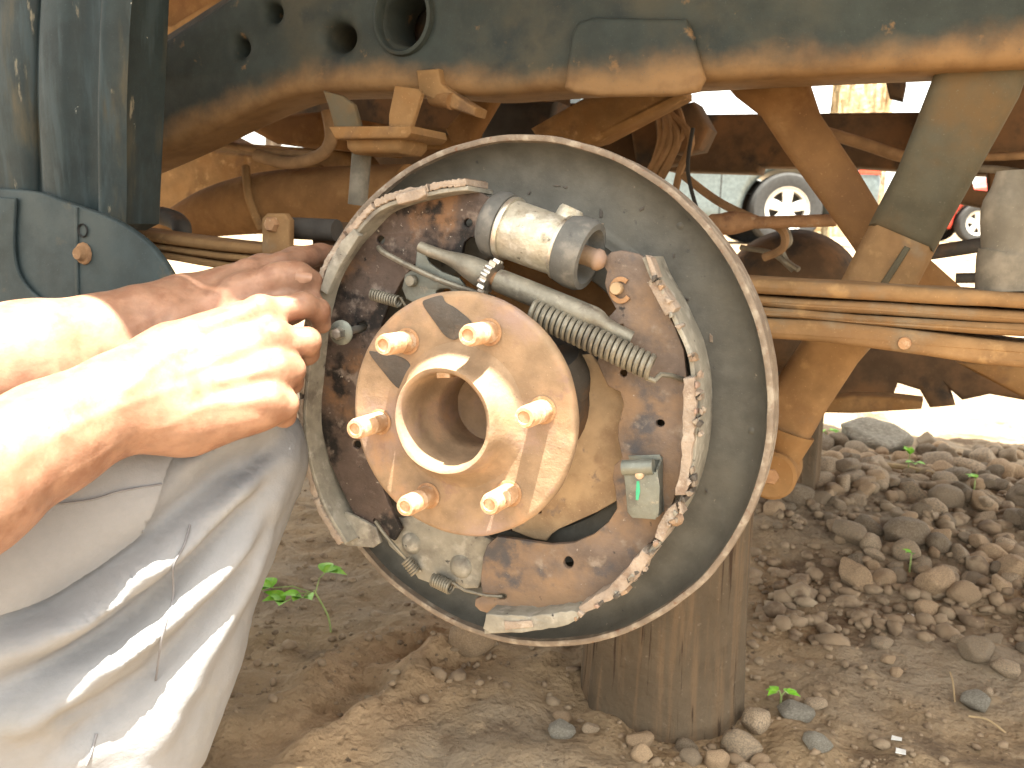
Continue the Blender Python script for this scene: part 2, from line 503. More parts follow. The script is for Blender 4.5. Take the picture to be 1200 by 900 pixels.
# ------------------------------------------------------------------ the ground: one sheet, fine near the camera
def ground():
    def axis(lo, hi, step, far, grow=1.25):
        v = list(np.arange(lo, hi+1e-6, step))
        s, x = step, lo
        a = []
        while x > -far:
            s *= grow
            x -= s
            a.append(x)
        s, x = step, hi
        b = []
        while x < far:
            s *= grow
            x += s
            b.append(x)
        return np.array(a[::-1]+v+b)
    xs = axis(-.75, 1.7, .0085, 400)
    ys = axis(.45, 2.9, .0085, 400)
    X, Y = np.meshgrid(xs, ys)
    Z = ground_h(X, Y).copy()
    near = np.exp(-(np.maximum(0, np.abs(X-.4)-1.4)**2+np.maximum(0, np.abs(Y-1.6)-1.4)**2)*2)
    P = np.stack([X, Y, X*0], -1)
    Z += near*(.014*fbm(P*3.1, 3)+.006*fbm(P*16, 3)+.0030*np.abs(fbm(P*48, 3)))
    q = fbm(P*9+5, 4)
    Z += near*(.012*np.clip(q-.2, 0, .6)+.004*np.clip(fbm(P*27+9, 3), 0, 1))                               # broken crust
    # churned soil and shallow ruts left of the timber
    a, b = gpt(330, 880), gpt(560, 720)
    dx, dy = b.x-a.x, b.y-a.y
    ln = math.hypot(dx, dy)
    s = ((X-a.x)*dx+(Y-a.y)*dy)/ln
    w = ((X-a.x)*-dy+(Y-a.y)*dx)/ln+.02*fbm(P*11, 3)
    along_ = np.clip(1-np.abs(s-ln/2)/(ln*.75), 0, 1)**.6
    Z += along_*.6*(.030*np.exp(-((w+.045)/.022)**2)+.022*np.exp(-((w-.065)/.025)**2)-.022*np.exp(-(w/.03)**2))*(1+.5*fbm(P*38, 3))
    loose = np.clip(along_*np.exp(-((w+.02)/.08)**4)*1.2*np.clip(.75+.6*fbm(P*14+3, 3), 0, 1), 0, 1)
    Z += loose*(.007*fbm(P*55+1, 3)+.010*np.clip(fbm(P*30+7, 3)-.1, 0, 1))
    h = gpt(1080, 640)                                                  # the heap of stones lies on a low bank
    Z += .05*np.exp(-(((X-h.x)/.5)**2+((Y-h.y-.15)/.4)**2))
    hz = gpt(1030, 640)
    v = np.stack([X, Y, Z], -1).reshape(-1, 3)
    ny, nx = X.shape
    i = (np.arange(ny-1)[:, None]*nx+np.arange(nx-1)[None]).ravel()
    f = np.stack([i, i+1, i+nx+1, i+nx], 1)
    me = bpy.data.meshes.new('ground')
    me.vertices.add(len(v))
    me.vertices.foreach_set('co', v.ravel())
    me.loops.add(len(f)*4)
    me.loops.foreach_set('vertex_index', f.ravel())
    me.polygons.add(len(f))
    me.polygons.foreach_set('loop_start', np.arange(len(f))*4)
    me.update(calc_edges=True)
    la = me.attributes.new('loose', 'FLOAT', 'POINT')
    la.data.foreach_set('value', loose.ravel().astype(np.float32))
    o = obj('ground', me, M['ground'], None, True, 0)
    tag(o, kind='structure')
    def height(x, y):
        ix = int(np.clip(np.searchsorted(xs, x), 0, nx-1))
        iy = int(np.clip(np.searchsorted(ys, y), 0, ny-1))
        return float(Z[iy, ix])
    return height
gz = ground()

# ------------------------------------------------------------------ the truck (frame, springs, axle, bed)
truck = empty('pickup_truck', MT.copy(), 'jacked-up truck seen from below, with dusty frame rail, leaf springs and crossing braces', 'truck')
# plate drawn in l-z, extruded inboard from lateral distance a
def RZ(a): return Matrix(((1, 0, 0, 0), (0, 0, -1, a), (0, 1, 0, 0), (0, 0, 0, 1)))
def side(name, pts, a, t, mt, bevel=.003, holes=(), parent=truck, amp=0.0, k=0, raw=False, lab=None):
    q = pts if raw else t2(pts, a)
    if k: q = cat_rom(q, k, True)
    me = plate(q, t, bevel, holes, 0.0, RZ(a))
    if amp: jitter(me, amp, 20)
    o = obj(name, me, M[mt] if isinstance(mt, str) else mt, parent)
    if lab: o['label'] = lab
    return o
def tub(name, pts, r, mt, parent=truck, seg=12, k=5, flat=None):
    """pts: (px, py, a)"""
    p = [tuple(T(*q)) for q in pts]
    if k and len(p) > 2: 
        rr = r
        if hasattr(r, '__len__'):
            rr = [x[0] for x in cat_rom([(x,) for x in r], k)]
        p, r = cat_rom(p, k), rr
    return obj(name, tube(p, r, seg), M[mt], parent)

AR = .22
low = [(60, 232), (100, 217), (140, 200), (200, 173), (250, 148), (300, 125), (338, 112), (380, 107), (480, 106), (560, 111), (620, 107), (700, 102), (830, 94), (1000, 85), (1200, 76), (1500, 58)]
up_ = [(1500, -150), (420, -150), (330, -60), (262, -2), (200, 38), (145, 72), (60, 118)]
lowz = cat_rom(t2(low, AR), 5)
rail_out = lowz+t2(up_, AR)
hole_px = [(317, 14, 9.5, 11), (280, 55, 8, 10), (161, 115, 6, 9), (396, 43, 17, 17), (473, 20, 27, 32), (1145, 42, 4, 4)]
holes = []
for x, y, rx, ry in hole_px[:5]:
    holes.append(t2(circ(x, y, rx, 24, ry), AR))
# road dust on the rail grows towards its lower edge
def rail_dust(N, K, tc, col, mixc, ramp, noise):
    sp = N.new('ShaderNodeSeparateXYZ')
    K.new(tc.outputs['Object'], sp.inputs[0])
    l0, l1 = lowz[0][0], lowz[-1][0]
    mr = N.new('ShaderNodeMapRange')
    mr.inputs[1].default_value, mr.inputs[2].default_value = l0, l1
    K.new(sp.outputs[0], mr.inputs[0])
    fc = N.new('ShaderNodeFloatCurve')
    cv = fc.mapping.curves[0]
    zs = [(p[0]-l0)/(l1-l0) for p in lowz[::5]]
    hs = [p[1] for p in lowz[::5]]
    cv.points[0].location = (zs[0], hs[0])
    cv.points[1].location = (zs[-1], hs[-1])
    for a, b in list(zip(zs, hs))[1:-1]: cv.points.new(a, b)
    fc.mapping.update()
    K.new(mr.outputs[0], fc.inputs['Value'])
    sb = N.new('ShaderNodeMath')
    sb.operation = 'SUBTRACT'
    K.new(sp.outputs[2], sb.inputs[0])
    K.new(fc.outputs[0], sb.inputs[1])
    ad = N.new('ShaderNodeMath')
    ad.operation = 'MULTIPLY_ADD'
    K.new(noise(11, 6), ad.inputs[0])
    ad.inputs[1].default_value = -.07
    K.new(sb.outputs[0], ad.inputs[2])
    inv = ramp(ad.outputs[0], .004, -.034)
    return mixc(inv, col, mixc(ramp(noise(30, 5), .4, .7), DUST, (.17, .095, .042)))
M['rail'] = mat('dark green grey frame paint', (.030, .038, .035), [((.058, .055, .040), 6, .47, .7), ((.022, .029, .029), 14, .5, .7), ((.16, .10, .05), 45, .62, .74)], rough=.7, bump=.3, bscale=240, spec=.25, extra=rail_dust)
rail = side('frame_rail', rail_out, AR, .085, M['rail'], .014, holes, raw=True)
side('dark_hole_backing', low+up_, AR+.10, .008, 'axle', .002, parent=rail)  # black sheet added behind the rail so its holes read as dark inside
hx, hy = 473, 20
p = T(hx, hy, AR)
Mh = Matrix.Translation(p) @ Matrix.Rotation(math.radians(90), 4, 'X')
rr_ = abs(T(hx+29, hy, AR)[0]-p[0])
rm = lathe([(rr_*1.0, -.02), (rr_*1.0, .004), (rr_*1.06, .007), (rr_*1.16, .0055), (rr_*1.2, -.002)], 40)
xf(rm, Mh @ Matrix.Scale(1.12, 4, (0, 1, 0)))
obj('hole_flange', rm, M['rail'], rail)
side('stiffener_box', [(660, 103), (668, 40), (676, 25), (694, 19), (804, 21), (812, 40), (826, 92), (818, 107), (790, 112), (700, 113), (672, 109)], AR-.014, .013, M['rail'], .006)
side('pipe_hook', [(487, 82), (513, 80), (516, 98), (538, 114), (558, 126), (555, 136), (520, 124), (490, 108)], AR-.012, .03, 'dust', .003)
tub('pipe_hook_tube', [(508, 115, AR), (530, 119, AR-.01)], .009, 'dust2', k=0)
# bump stop and its bracket
bs = side('bump_stop', [(402, 157), (472, 155), (470, 172), (464, 179), (410, 180), (404, 174)], .16, .06, 'dust', .008)
side('bracket_arm', [(378, 106), (400, 112), (414, 122), (422, 150), (392, 152), (386, 130)], .155, .008, 'shockm', .002, parent=bs)
side('bracket_arm', [(462, 100), (490, 104), (494, 110), (478, 160), (455, 152), (455, 135)], .165, .008, 'dust', .002, parent=bs)
side('bracket_tray', [(384, 148), (480, 147), (482, 156), (476, 162), (392, 163)], .15, .08, 'dust', .003, parent=bs)
tub('bump_rod', [(424, 178, .2), (419, 240, .2)], .011, 'greyjack', k=0)
# cross members, cables, tank behind the frame
side('cross_beam', [(285, 138), (372, 130), (380, 148), (375, 172), (320, 168), (286, 150)], .50, .25, 'dust2', .01)
side('cross_beam', [(140, 190), (230, 150), (262, 166), (400, 176), (420, 200), (140, 215)], .62, .10, 'dust', .008)
side('heat_shield', [(120, 208), (215, 172), (300, 183), (372, 193), (384, 208), (330, 240), (200, 272), (120, 272)], .56, .02, 'dust', .006)
mf = tub('muffler', [(150, 275, .40), (195, 266, .40), (245, 250, .40), (295, 240, .40), (345, 236, .40), (440, 234, .40), (480, 234, .40)], [.014, .022, .036, .043, .046, .047, .047], 'dust2', seg=24)
tub('muffler_strap', [(288, 196, .375), (292, 232, .352), (306, 268, .36)], .006, 'dust', k=4, parent=mf)
tub('fuel_hose', [(300, 182, .35), (340, 191, .35), (375, 182, .34), (388, 162, .33), (384, 130, .33)], .0085, 'cable')
tub('brake_pipe', [(240, 165, .36), (320, 178, .36), (372, 181, .36)], .005, 'cable')
tub('hook_bar', [(190, 253, .22), (205, 258, .21), (213, 267, .2), (212, 285, .2)], .012, 'axle')
side('cross_beam', [(520, 150), (560, 108), (582, 110), (548, 168), (530, 172)], .40, .03, 'dust2', .006)
side('cross_member', [(300, 100), (640, 100), (640, 150), (430, 152), (300, 132)], .70, .12, 'dark', .01)
side('cross_member', [(620, 150), (700, 104), (800, 104), (800, 112), (700, 165), (640, 180)], .46, .06, 'dust', .008)
side('cross_member', [(570, 118), (650, 118), (640, 165), (560, 175)], .55, .10, 'axle', .01)
for i in range(7):
    x0, x1 = 775+rnd.uniform(-8, 20), 800+rnd.uniform(-22, 40)
    tub('brake_cable', [(x0, 118+i*2, .7), ((x0+x1)/2+rnd.uniform(-16, 16), 160, .68), (x1-20, 200, .7), (x1-35+rnd.uniform(-10, 20), 235, .72)], rnd.uniform(.004, .009), 'cable', seg=8)
tub('brake_cable', [(812, 150, .6), (806, 200, .6), (818, 250, .62)], .003, 'black', seg=8)
tub('brake_cable', [(800, 205, .66), (840, 235, .66), (880, 255, .66), (915, 268, .66), (918, 290, .67), (895, 302, .68)], .006, 'cable', seg=8)
side('cable_clamp', [(765, 130), (812, 118), (830, 150), (818, 175), (790, 180), (768, 165)], .74, .08, 'dark', .01)
side('wheel_arch', [(100, -160), (480, -160), (430, -40), (330, 40), (240, 75), (100, 90)], .55, .02, 'dust2', .004)
side('arch_lip', [(100, 36), (200, 30), (260, -6), (270, 2), (206, 42), (100, 50)], .50, .04, 'dust', .004)
side('cross_member', [(380, 120), (700, 120), (760, 130), (770, 250), (700, 300), (560, 300), (390, 225)], .86, .06, 'dark', .01)
side('cross_beam', [(430, 150), (600, 160), (600, 176), (430, 172)], .80, .05, 'dust', .006)
side('cable_clamp', [(735, 135), (790, 140), (800, 190), (745, 200)], .80, .06, 'dark', .01)
# far side of the frame
side('frame_rail', [(770, 134), (1320, 128), (1320, 205), (1200, 206), (1120, 203), (1010, 196), (890, 195), (888, 203), (780, 200)], 1.12, .09, 'dark', .01)
side('floor_beam', [(1095, 95), (1320, 80), (1320, 180), (1090, 180)], 1.0, .05, 'dark', .01)
tub('brake_pipe', [(950, 150, 1.0), (1010, 168, 1.0), (1060, 184, 1.0), (1100, 186, 1.0)], .010, 'cable')
tub('brake_pipe', [(1110, 180, .9), (1160, 184, .9), (1230, 180, .9)], .006, 'cable')
tub('brake_pipe', [(1110, 196, .9), (1180, 200, .9), (1230, 214, .9)], .006, 'greyjack')
rod = tub('stabiliser_rod', [(835, 258, .62), (870, 261, .62), (980, 258, .62)], .0085, 'rust')
tub('rod_joint', [(832, 257, .62), (845, 262, .615), (862, 261, .62), (885, 260, .62)], [.008, .015, .016, .009], 'rust', parent=rod)
side('spring_hanger', [(1085, 196), (1136, 200), (1142, 222), (1160, 224), (1158, 202), (1330, 200), (1330, 262), (1172, 256), (1150, 243), (1112, 236)], 1.02, .06, 'dark', .006)
side('cross_beam', [(680, 100), (800, 100), (796, 140), (690, 150)], .9, .05, 'dark', .006)
side('frame_bracket', [(1038, 96), (1062, 96), (1058, 116), (1042, 112)], 1.0, .05, 'dark', .004)
# the diagonal brace and the shock absorber
side('cross_brace', [(815, 60), (935, 60), (958, 130), (1000, 192), (1042, 262), (1085, 300), (1135, 345), (1160, 372), (1100, 400), (1040, 360), (1000, 292), (960, 235), (920, 180), (890, 135), (860, 112)], .34, .05, 'dust2', .012)
sh = empty('suspension_link', Matrix.Identity(4), None, None)
sh.parent = truck
side('upper_bar', [(1112, 40), (1222, 40), (1196, 112), (1094, 297), (1017, 264), (1052, 196)], .245, .045, 'shockm', .012, parent=sh)
side('lower_bar', [(1024, 252), (1102, 284), (1062, 362), (1004, 428), (966, 486), (950, 514), (932, 538), (906, 546), (888, 522), (888, 476), (928, 416), (984, 330)], .247, .040, 'spring', .014, parent=sh)
side('bar_rib', [(1060, 288), (1067, 291), (1016, 372), (1008, 368)], .244, .006, 'shockm', .002, parent=sh)
e0 = T(908, 550, .26)
obj('lower_eye', tube([T(925, 505, .265), e0], [.026, .018], 20), M['dust'], sh)
obj('eye_bush', lathe([(.008, -.03), (.022, -.03), (.025, -.027), (.025, .027), (.022, .03), (.008, .03)], 28, Matrix.Translation(e0) @ Matrix.Rotation(math.radians(90), 4, 'X')), M['dust'], sh)
obj('eye_bolt', lathe([(0, .031), (.008, .031), (.010, .028), (.010, -.03)], 6, Matrix.Translation(e0) @ Matrix.Rotation(math.radians(90), 4, 'X')), M['rust'], sh)
# grey cylinder by the right edge, bar across the gap
s2 = tub('shock_absorber', [(1184, 200, .16), (1183, 222, .16), (1180, 245, .16), (1180, 290, .16), (1178, 300, .16), (1176, 340, .16)], [.010, .014, .019, .019, .021, .021], 'greyjack', seg=24, k=3)
tub('tie_bar', [(1085, 297, .5), (1200, 279, .5), (1300, 264, .5)], .0085, 'axle', k=0)
tub('tie_bar', [(1120, 326, .5), (1320, 322, .5)], .006, 'axle', k=0)
# leaf springs
def leaf(up, dn, a, w, parent, n):
    o = t2(cat_rom(up, 4), a)+t2(cat_rom(dn, 4)[::-1], a)
    return obj('spring_leaf', jitter(plate(o, w, .006, (), 0, RZ(a), 3), .0012, 14, n), M['spring'], parent)
ls = empty('leaf_spring', Matrix.Identity(4), None, None)
ls.parent = truck
leaf([(100, 262), (150, 268), (305, 287), (600, 310), (880, 326), (1040, 334), (1200, 344), (1420, 350)], [(100, 273), (150, 280), (305, 299), (600, 326), (880, 343), (1040, 353), (1200, 362), (1420, 368)], .13, .06, ls, 1)
leaf([(110, 275), (160, 282), (305, 301), (600, 328), (885, 346), (1040, 356), (1200, 365), (1420, 372)], [(110, 284), (160, 291), (305, 311), (600, 342), (885, 359), (1040, 371), (1200, 380), (1420, 388)], .134, .058, ls, 2)
leaf([(130, 287), (180, 294), (305, 313), (600, 344), (890, 361), (1040, 372), (1200, 381), (1420, 390)], [(130, 295), (180, 302), (305, 322), (600, 356), (890, 372), (1040, 384), (1200, 396), (1420, 406)], .131, .06, ls, 3)
leaf([(420, 338), (600, 360), (890, 374), (1000, 380), (1200, 404), (1420, 425)], [(420, 352), (600, 384), (895, 398), (1000, 407), (1200, 433), (1420, 458)], .129, .062, ls, 4)
lb = T(1060, 402, .129)
obj('leaf_bolt', lathe([(.0, .004), (.005, .004), (.0055, 0)], 12, Matrix.Translation(lb) @ Matrix.Rotation(math.radians(90), 4, 'X')), M['rust'], ls)
sk = side('shackle', [(306, 256), (312, 250), (332, 250), (338, 258), (337, 315), (306, 316)], .115, .012, 'spring', .003)
for yy in (263, 305):
    q = T(320, yy, .115)
    obj('shackle_bolt', lathe([(0, .007), (.007, .007), (.0085, .004), (.0085, 0)], 6, Matrix.Translation(q) @ Matrix.Rotation(math.radians(90), 4, 'X')), M['rust'], sk)
tub('shackle_pin', [(335, 267, .15), (395, 270, .15)], .012, 'axle', k=0)
side('shackle_hanger', [(362, 262), (392, 260), (398, 300), (366, 296)], .17, .04, 'dark', .004)
# axle, differential and the far wheel end
ax0 = MTI @ (C+axis_in*.035)
axd = (MTI.to_3x3() @ axis_in)
obj('axle_tube', tube([ax0+axd*.02, ax0+axd*.06, ax0+axd*.08, ax0+axd*1.5], [.135, .115, .048, .045], 32), M['dust2'], truck)
pd = T(925, 352, .95)
obj('differential', lathe([(.0, .10), (.05, .095), (.10, .06), (.125, 0), (.115, -.05), (.06, -.11), (.0, -.12)], 40, Matrix.Translation(pd) @ Matrix.Rotation(math.radians(80), 4, 'X')), M['dark'], truck)
tub('brake_cable', [(868, 290, .82), (905, 297, .80), (930, 317, .80)], .0045, 'steel', seg=8)
tub('brake_cable', [(908, 296, .80), (925, 285, .80), (922, 270, .80), (912, 262, .80)], .0045, 'steel', seg=8)
tub('brake_cable', [(915, 290, .80), (922, 306, .80), (936, 316, .79)], .0045, 'steel', seg=8)
side('spring_plate', [(930, 400), (1320, 410), (1320, 480), (1200, 470), (1160, 463), (1128, 470), (1112, 456), (1120, 476), (1090, 479), (1078, 458), (1052, 450), (1046, 466), (1000, 480), (958, 484), (930, 470)], .95, .12, 'dark', .01)
side('spring_hanger', [(1120, 425), (1200, 425), (1320, 470), (1320, 500), (1205, 470)], .6, .05, 'dust', .008)
side('tow_bar', [(948, 470), (1000, 464), (1050, 466), (1082, 470), (1080, 480), (1000, 485), (950, 484)], .80, .05, 'dust', .006)
# the bed above the frame: its overhanging edge shades the wheel end
ZB = 1.08
bed = obj('cargo_bed', box(.35, .728, ZB, 3.3, 1.80, .05, .01), M['dust2'], truck)
for l_ in (-.95, -.2, .55, 1.3):
    obj('bed_bearer', box(l_, .78, ZB-.045, .06, 1.6, .042, .006), M['dust2'], bed)
obj('bed_side', box(.35, -.176, ZB+.2, 3.3, .04, .48, .008), M['paintdark'], bed)
obj('added_shade_lip', box(-.42, -.237, ZB-.02, .66, .075, .03, .01), M['paintdark'], bed)  # unseen lip added to the bed to cast shade on the far forearm
obj('bed_side', box(.35, 1.64, ZB+.2, 3.3, .04, .48, .008), M['paintdark'], bed)
# corrugated mudguard hanging ahead of the wheel, with its round end plate
mg = empty('mudguard', Matrix.Identity(4), None, None)
mg.parent = truck
def corrug():
    a = .03
    top, bot = [(-160, -90), (20, -90), (45, -90), (60, -90), (85, -90), (100, -90), (122, -90), (134, -90), (149, -90)], [(-160, 262), (14, 262), (38, 262), (56, 262), (78, 262), (93, 262), (112, 262), (124, 262), (137, 262)]
    off = [0, 0, .012, .0, .0, .014, .012, -.004, .012]
    rows = 14
    v, f = [], []
    k = 6
    tt, bb, oo = cat_rom(top, k), cat_rom(bot, k), [x[0] for x in cat_rom([(q,) for q in off], k)]
    n = len(tt)
    for i in range(rows+1):
        s = i/rows
        for (x0, y0), (x1, y1), d in zip(tt, bb, oo):
            p = T(x0+(x1-x0)*s, y0+(y1-y0)*s, a)
            v.append((p[0], a+d-.006*math.sin(s*3.1)**2, p[2]))
    for i in range(rows):
        for j in range(n-1):
            f.append((i*n+j, i*n+j+1, (i+1)*n+j+1, (i+1)*n+j))
    me = mk(v, f)
    bm = bmesh.new()
    bm.from_mesh(me)
    bmesh.ops.solidify(bm, geom=bm.faces[:], thickness=.003)
    bmesh.ops.recalc_face_normals(bm, faces=bm.faces)
    bm.to_mesh(me)
    bm.free()
    return jitter(me, .0015, 9)
obj('corrugated_sheet', corrug(), M['flap'], mg, True, 60)
side('sheet_edge', [(131, -90), (150, -90), (138, 262), (122, 270)], .045, .06, 'flap', .003, parent=mg)
side('end_plate', cat_rom([(-160, 216), (22, 222), (75, 236), (130, 256), (166, 279), (190, 306), (205, 334), (211, 356), (206, 395)], 6)+[(100, 425), (-160, 425)], .018, .010, 'flap2', .003, parent=mg, raw=False)
side('end_plate_inner', [(-160, 225)]+cat_rom([(18, 232), (16, 290), (24, 325), (50, 352), (88, 372)], 5)+[(90, 430), (-160, 430)], .013, .004, 'flap2', .002, parent=mg)
side('end_rib', [(86, 243), (90, 243), (92, 372), (88, 372)], .016, .004, 'flap2', .001, parent=mg)
q = T(98, 297, .017)
obj('rusty_bolt', lathe([(0, .009), (.006, .009), (.0075, .006), (.0085, .003), (.011, .002), (.012, 0)], 12, Matrix.Translation(q) @ Matrix.Rotation(math.radians(90), 4, 'X')), M['rust'], mg)
q = T(97, 270, .0172)
obj('bolt_hole', lathe([(0, -.001), (.0055, -.001), (.0062, .0005), (.0068, .0015), (.0075, 0)], 16, Matrix.Translation(q) @ Matrix.Rotation(math.radians(90), 4, 'X')), M['black'], mg)

# ------------------------------------------------------------------ the drum brake, stripped open
br = empty('drum_brake', MB.copy(), 'opened drum brake with round grey backing plate, rusty six-stud hub, worn shoes and springs', 'drum brake')
def flatp(name, px, n, t, mt, bevel=.0007, holes=(), parent=br, k=0, amp=.0, hk=None):
    q = b2(px, n)
    if k: q = cat_rom(q, k, True)
    me = plate(q, t, bevel, [b2(h, n) for h in holes], n)
    if amp: jitter(me, amp, 90)
    return obj(name, me, M[mt], parent)
def bt(name, pts, r, mt, parent=br, seg=14, k=5, flat=None):
    p = [tuple(B(*q)) for q in pts]
    if k and len(p) > 2:
        if hasattr(r, '__len__'): r = [x[0] for x in cat_rom([(x,) for x in r], k)]
        if flat: flat = [x[0] for x in cat_rom([(x,) for x in flat], k)]
        p = cat_rom(p, k)
    return obj(name, tube(p, r, seg, flat), M[mt], parent)
def rnd_at(name, prof, px, py, n, mt, parent=br, seg=24, tilt=None):
    Mx = Matrix.Translation(B(px, py, n))
    if tilt: Mx = Mx @ tilt
    return obj(name, lathe(prof, seg, Mx), M[mt], parent)

R = .214
bp = obj('backing_plate', jitter(lathe([(.118, -.0215), (.120, -.0165), (.124, -.0155), (.140, -.0155), (.1455, -.0150), (.1480, -.0138), (.1500, -.0150), (.1520, -.0205), (.1545, -.0252), (.160, -.0265), (.188, -.0265), (.198, -.0245), (.2045, -.020), (.2085, -.012), (.2105, -.0035), (.2112, -.0012), (.214, -.0035), (.2135, -.03), (.205, -.034), (.118, -.0305)], 160, None, True), .0007, 25), M['plate'], br, True, 50)
obj('plate_rim', jitter(lathe([(.2098, -.006), (.2104, .0002), (.2125, .0012), (.2150, .0002), (.2156, -.004), (.215, -.03), (.2136, -.031)], 160), .0006, 40), M['rim'], bp, True, 50)
for x, y, r in ((798, 264, .0045), (588, 187, .003), (882, 505, .0045), (757, 699, .0035), (745, 655, .003)):
    rnd_at('plate_dimple', [(0, .0022), (r*.5, .0019), (r, 0)], x, y, -.0262, 'plate', bp, 12)
for i in range(26):                           # curled flakes and crumbs stuck to the plate
    a, r = rnd.uniform(-.5, 1.9), rnd.uniform(.128, .19)
    if -.1 < a < .0: continue
    z0 = -.0155 if r < .146 else (-.0262 if r > .158 else -.021)
    w, h = rnd.uniform(.001, .004), rnd.uniform(.0005, .0012)
    me = plate([(-w, -h), (w*.3, -h*1.5), (w, h*.3), (w*.2, h), (-w*.8, h*1.4)], .0008, .0002, z=z0+.0009)
    me.transform(Matrix.Translation((r*math.cos(a), r*math.sin(a), 0)) @ Matrix.Rotation(rnd.uniform(0, 6), 4, 'Z'))
    obj('brake_flake', me, M[rnd.choice(['grease', 'grease', 'rim'])], bp)
# dusty tan plate behind the hub
flatp('shield_plate', [(692, 415), (712, 440), (745, 470), (745, 560), (728, 584), (700, 600), (655, 620), (646, 626), (640, 634), (626, 632), (600, 622), (585, 560), (600, 470), (640, 420)], .002, .004, 'tan', .001, [circ(632, 600, 2.5, 10)])
bt('bearing_housing', [(640, 460, -.05), (600, 470, .028)], [.062, .055], 'axle', seg=36, k=0)
bt('housing_boss', [(655, 418, .03), (662, 440, .02), (668, 462, .01)], [.016, .02, .016], 'axle', k=3)

# --- left shoe
NW = .022
sl = empty('brake_shoe', Matrix.Identity(4), None, None)
sl.parent = br
webL = [(548, 216), (560, 224), (576, 233), (570, 246), (564, 258), (566, 268), (560, 277), (550, 279), (544, 284), (541, 297), (531, 298), (520, 292), (505, 296), (485, 310), (470, 330), (452, 365), (440, 400), (434, 440), (432, 500), (440, 550), (455, 590), (470, 620), (462, 634), (448, 626), (436, 618), (417, 606), (400, 572), (386, 540), (376, 500), (371, 460), (370, 420), (374, 375), (384, 338), (398, 308), (420, 277), (450, 248), (480, 230), (515, 219)]
slot = [(414, 388), (418, 379), (426, 376), (431, 381), (428, 387), (420, 391)]
flatp('shoe_web', webL, NW, .005, 'shoe', .0008, [circ(548, 261, 5, 16), slot, circ(418, 521, 5, 14), [(438, 607), (446, 613), (443, 617), (436, 611)], circ(446, 281, 5, 10)], sl, amp=.0004)
edgeL = [(548, 213), (522, 216), (498, 221), (465, 229), (440, 240), (418, 262), (398, 286), (377, 322), (364, 368), (356, 430), (352, 490), (358, 540), (371, 585), (388, 618), (402, 640)]
NF, NB = .044, -.002
def strip(edge, n, d0, d1, k=5):
    """closed outline between two offsets of a front-edge line (metres, towards the plate's centre)"""
    q = cat_rom(b2(edge, n), k)
    def off(d):
        r = []
        for i, p in enumerate(q):
            a, b = q[max(0, i-1)], q[min(len(q)-1, i+1)]
            tx, ty = b[0]-a[0], b[1]-a[1]
            l_ = math.hypot(tx, ty) or 1
            nx, ny = -ty/l_, tx/l_
            if nx*p[0]+ny*p[1] > 0: nx, ny = -nx, -ny
            r.append((p[0]+nx*d, p[1]+ny*d))
        return r
    return off(d0)+off(d1)[::-1]
obj('shoe_table', jitter(plate(strip(edgeL, NF, .003, .0065), NF-NB, .0006, z=NF), .0005, 60), M['table'], sl)
# lower end: the table widens into a pale lip
flatp('table_lip', [(398, 637), (408, 640), (437, 642), (446, 636), (440, 618), (418, 606), (404, 600)], .0275, .004, 'table', .001, parent=sl)
def chunks(edge, n, cuts, d0, d1, depth, parent, mt='lining', jag=.0014, seed=1):
    e = cat_rom(edge, 8)
    m = len(e)-1
    rr = random.Random(seed)
    for a, b in cuts:
        part = e[int(a*m):int(b*m)+1]
        if len(part) < 3: continue
        o = strip(part, n, d0, d1, 2)
        o = [(x+rr.uniform(-jag, jag)*.6, y+rr.uniform(-jag, jag)*.6) for x, y in o]
        me = jitter(plate(o, depth, .0006, z=n+rr.uniform(-.001, .002)), .0006, 150, a*9)
        obj('lining_piece', me, M[mt], parent)
chunks(edgeL, NF, [(.0, .13), (.135, .29), (.295, .40), (.405, .55), (.56, .68), (.69, .86), (.865, .99)], -.0028, .0027, .040, sl, 'lining', .0012, 4)
flatp('lining_piece', [(463, 230), (470, 226), (497, 219), (498, 228), (490, 234), (466, 240)], .049, .010, 'lining', .001, parent=sl, amp=.0005)
flatp('lining_piece', [(400, 283), (414, 268), (420, 276), (398, 312), (383, 345), (374, 340), (384, 310)], .0475, .008, 'table', .001, parent=sl, amp=.0006)

# --- right shoe
sr = empty('brake_shoe', Matrix.Identity(4), None, None)
sr.parent = br
webR = [(710, 301), (716, 295), (728, 293), (748, 297), (757, 302), (763, 318), (770, 336), (780, 362), (792, 385), (801, 410), (805, 440), (806, 480), (804, 530), (797, 565), (786, 596), (770, 628), (748, 655), (720, 682), (690, 704), (660, 716), (620, 722), (575, 720), (562, 716), (556, 710), (557, 702), (566, 698), (563, 680), (566, 652), (571, 638), (583, 629), (612, 633), (645, 638), (672, 636), (696, 626), (713, 612), (723, 596), (721, 575), (718, 560), (720, 545), (729, 537), (724, 515), (724, 500), (731, 474), (727, 460), (712, 452), (706, 440), (700, 425), (704, 400), (714, 385), (712, 372), (722, 362), (712, 345), (708, 332), (711, 318), (706, 310)]
flatp('shoe_web', webR, NW, .005, 'shoe2', .0008, [circ(774, 496, 5, 14, 4.5), circ(666, 659, 6, 14, 7), circ(588, 699, 6, 14, 3.5), [(722, 381), (730, 380), (733, 388), (724, 387)], circ(730, 437, 4.5, 12)], sr, amp=.0004)
edgeR = [(757, 300), (766, 322), (780, 345), (793, 372), (806, 400), (814, 432), (818, 470), (817, 510), (812, 550), (802, 585), (786, 618), (764, 650), (735, 682), (700, 708), (660, 727), (615, 739), (568, 743)]
obj('shoe_table', jitter(plate(strip(edgeR, .038, .0, .0035), .038+.013, .0006, z=.038), .0005, 60), M['table'], sr)
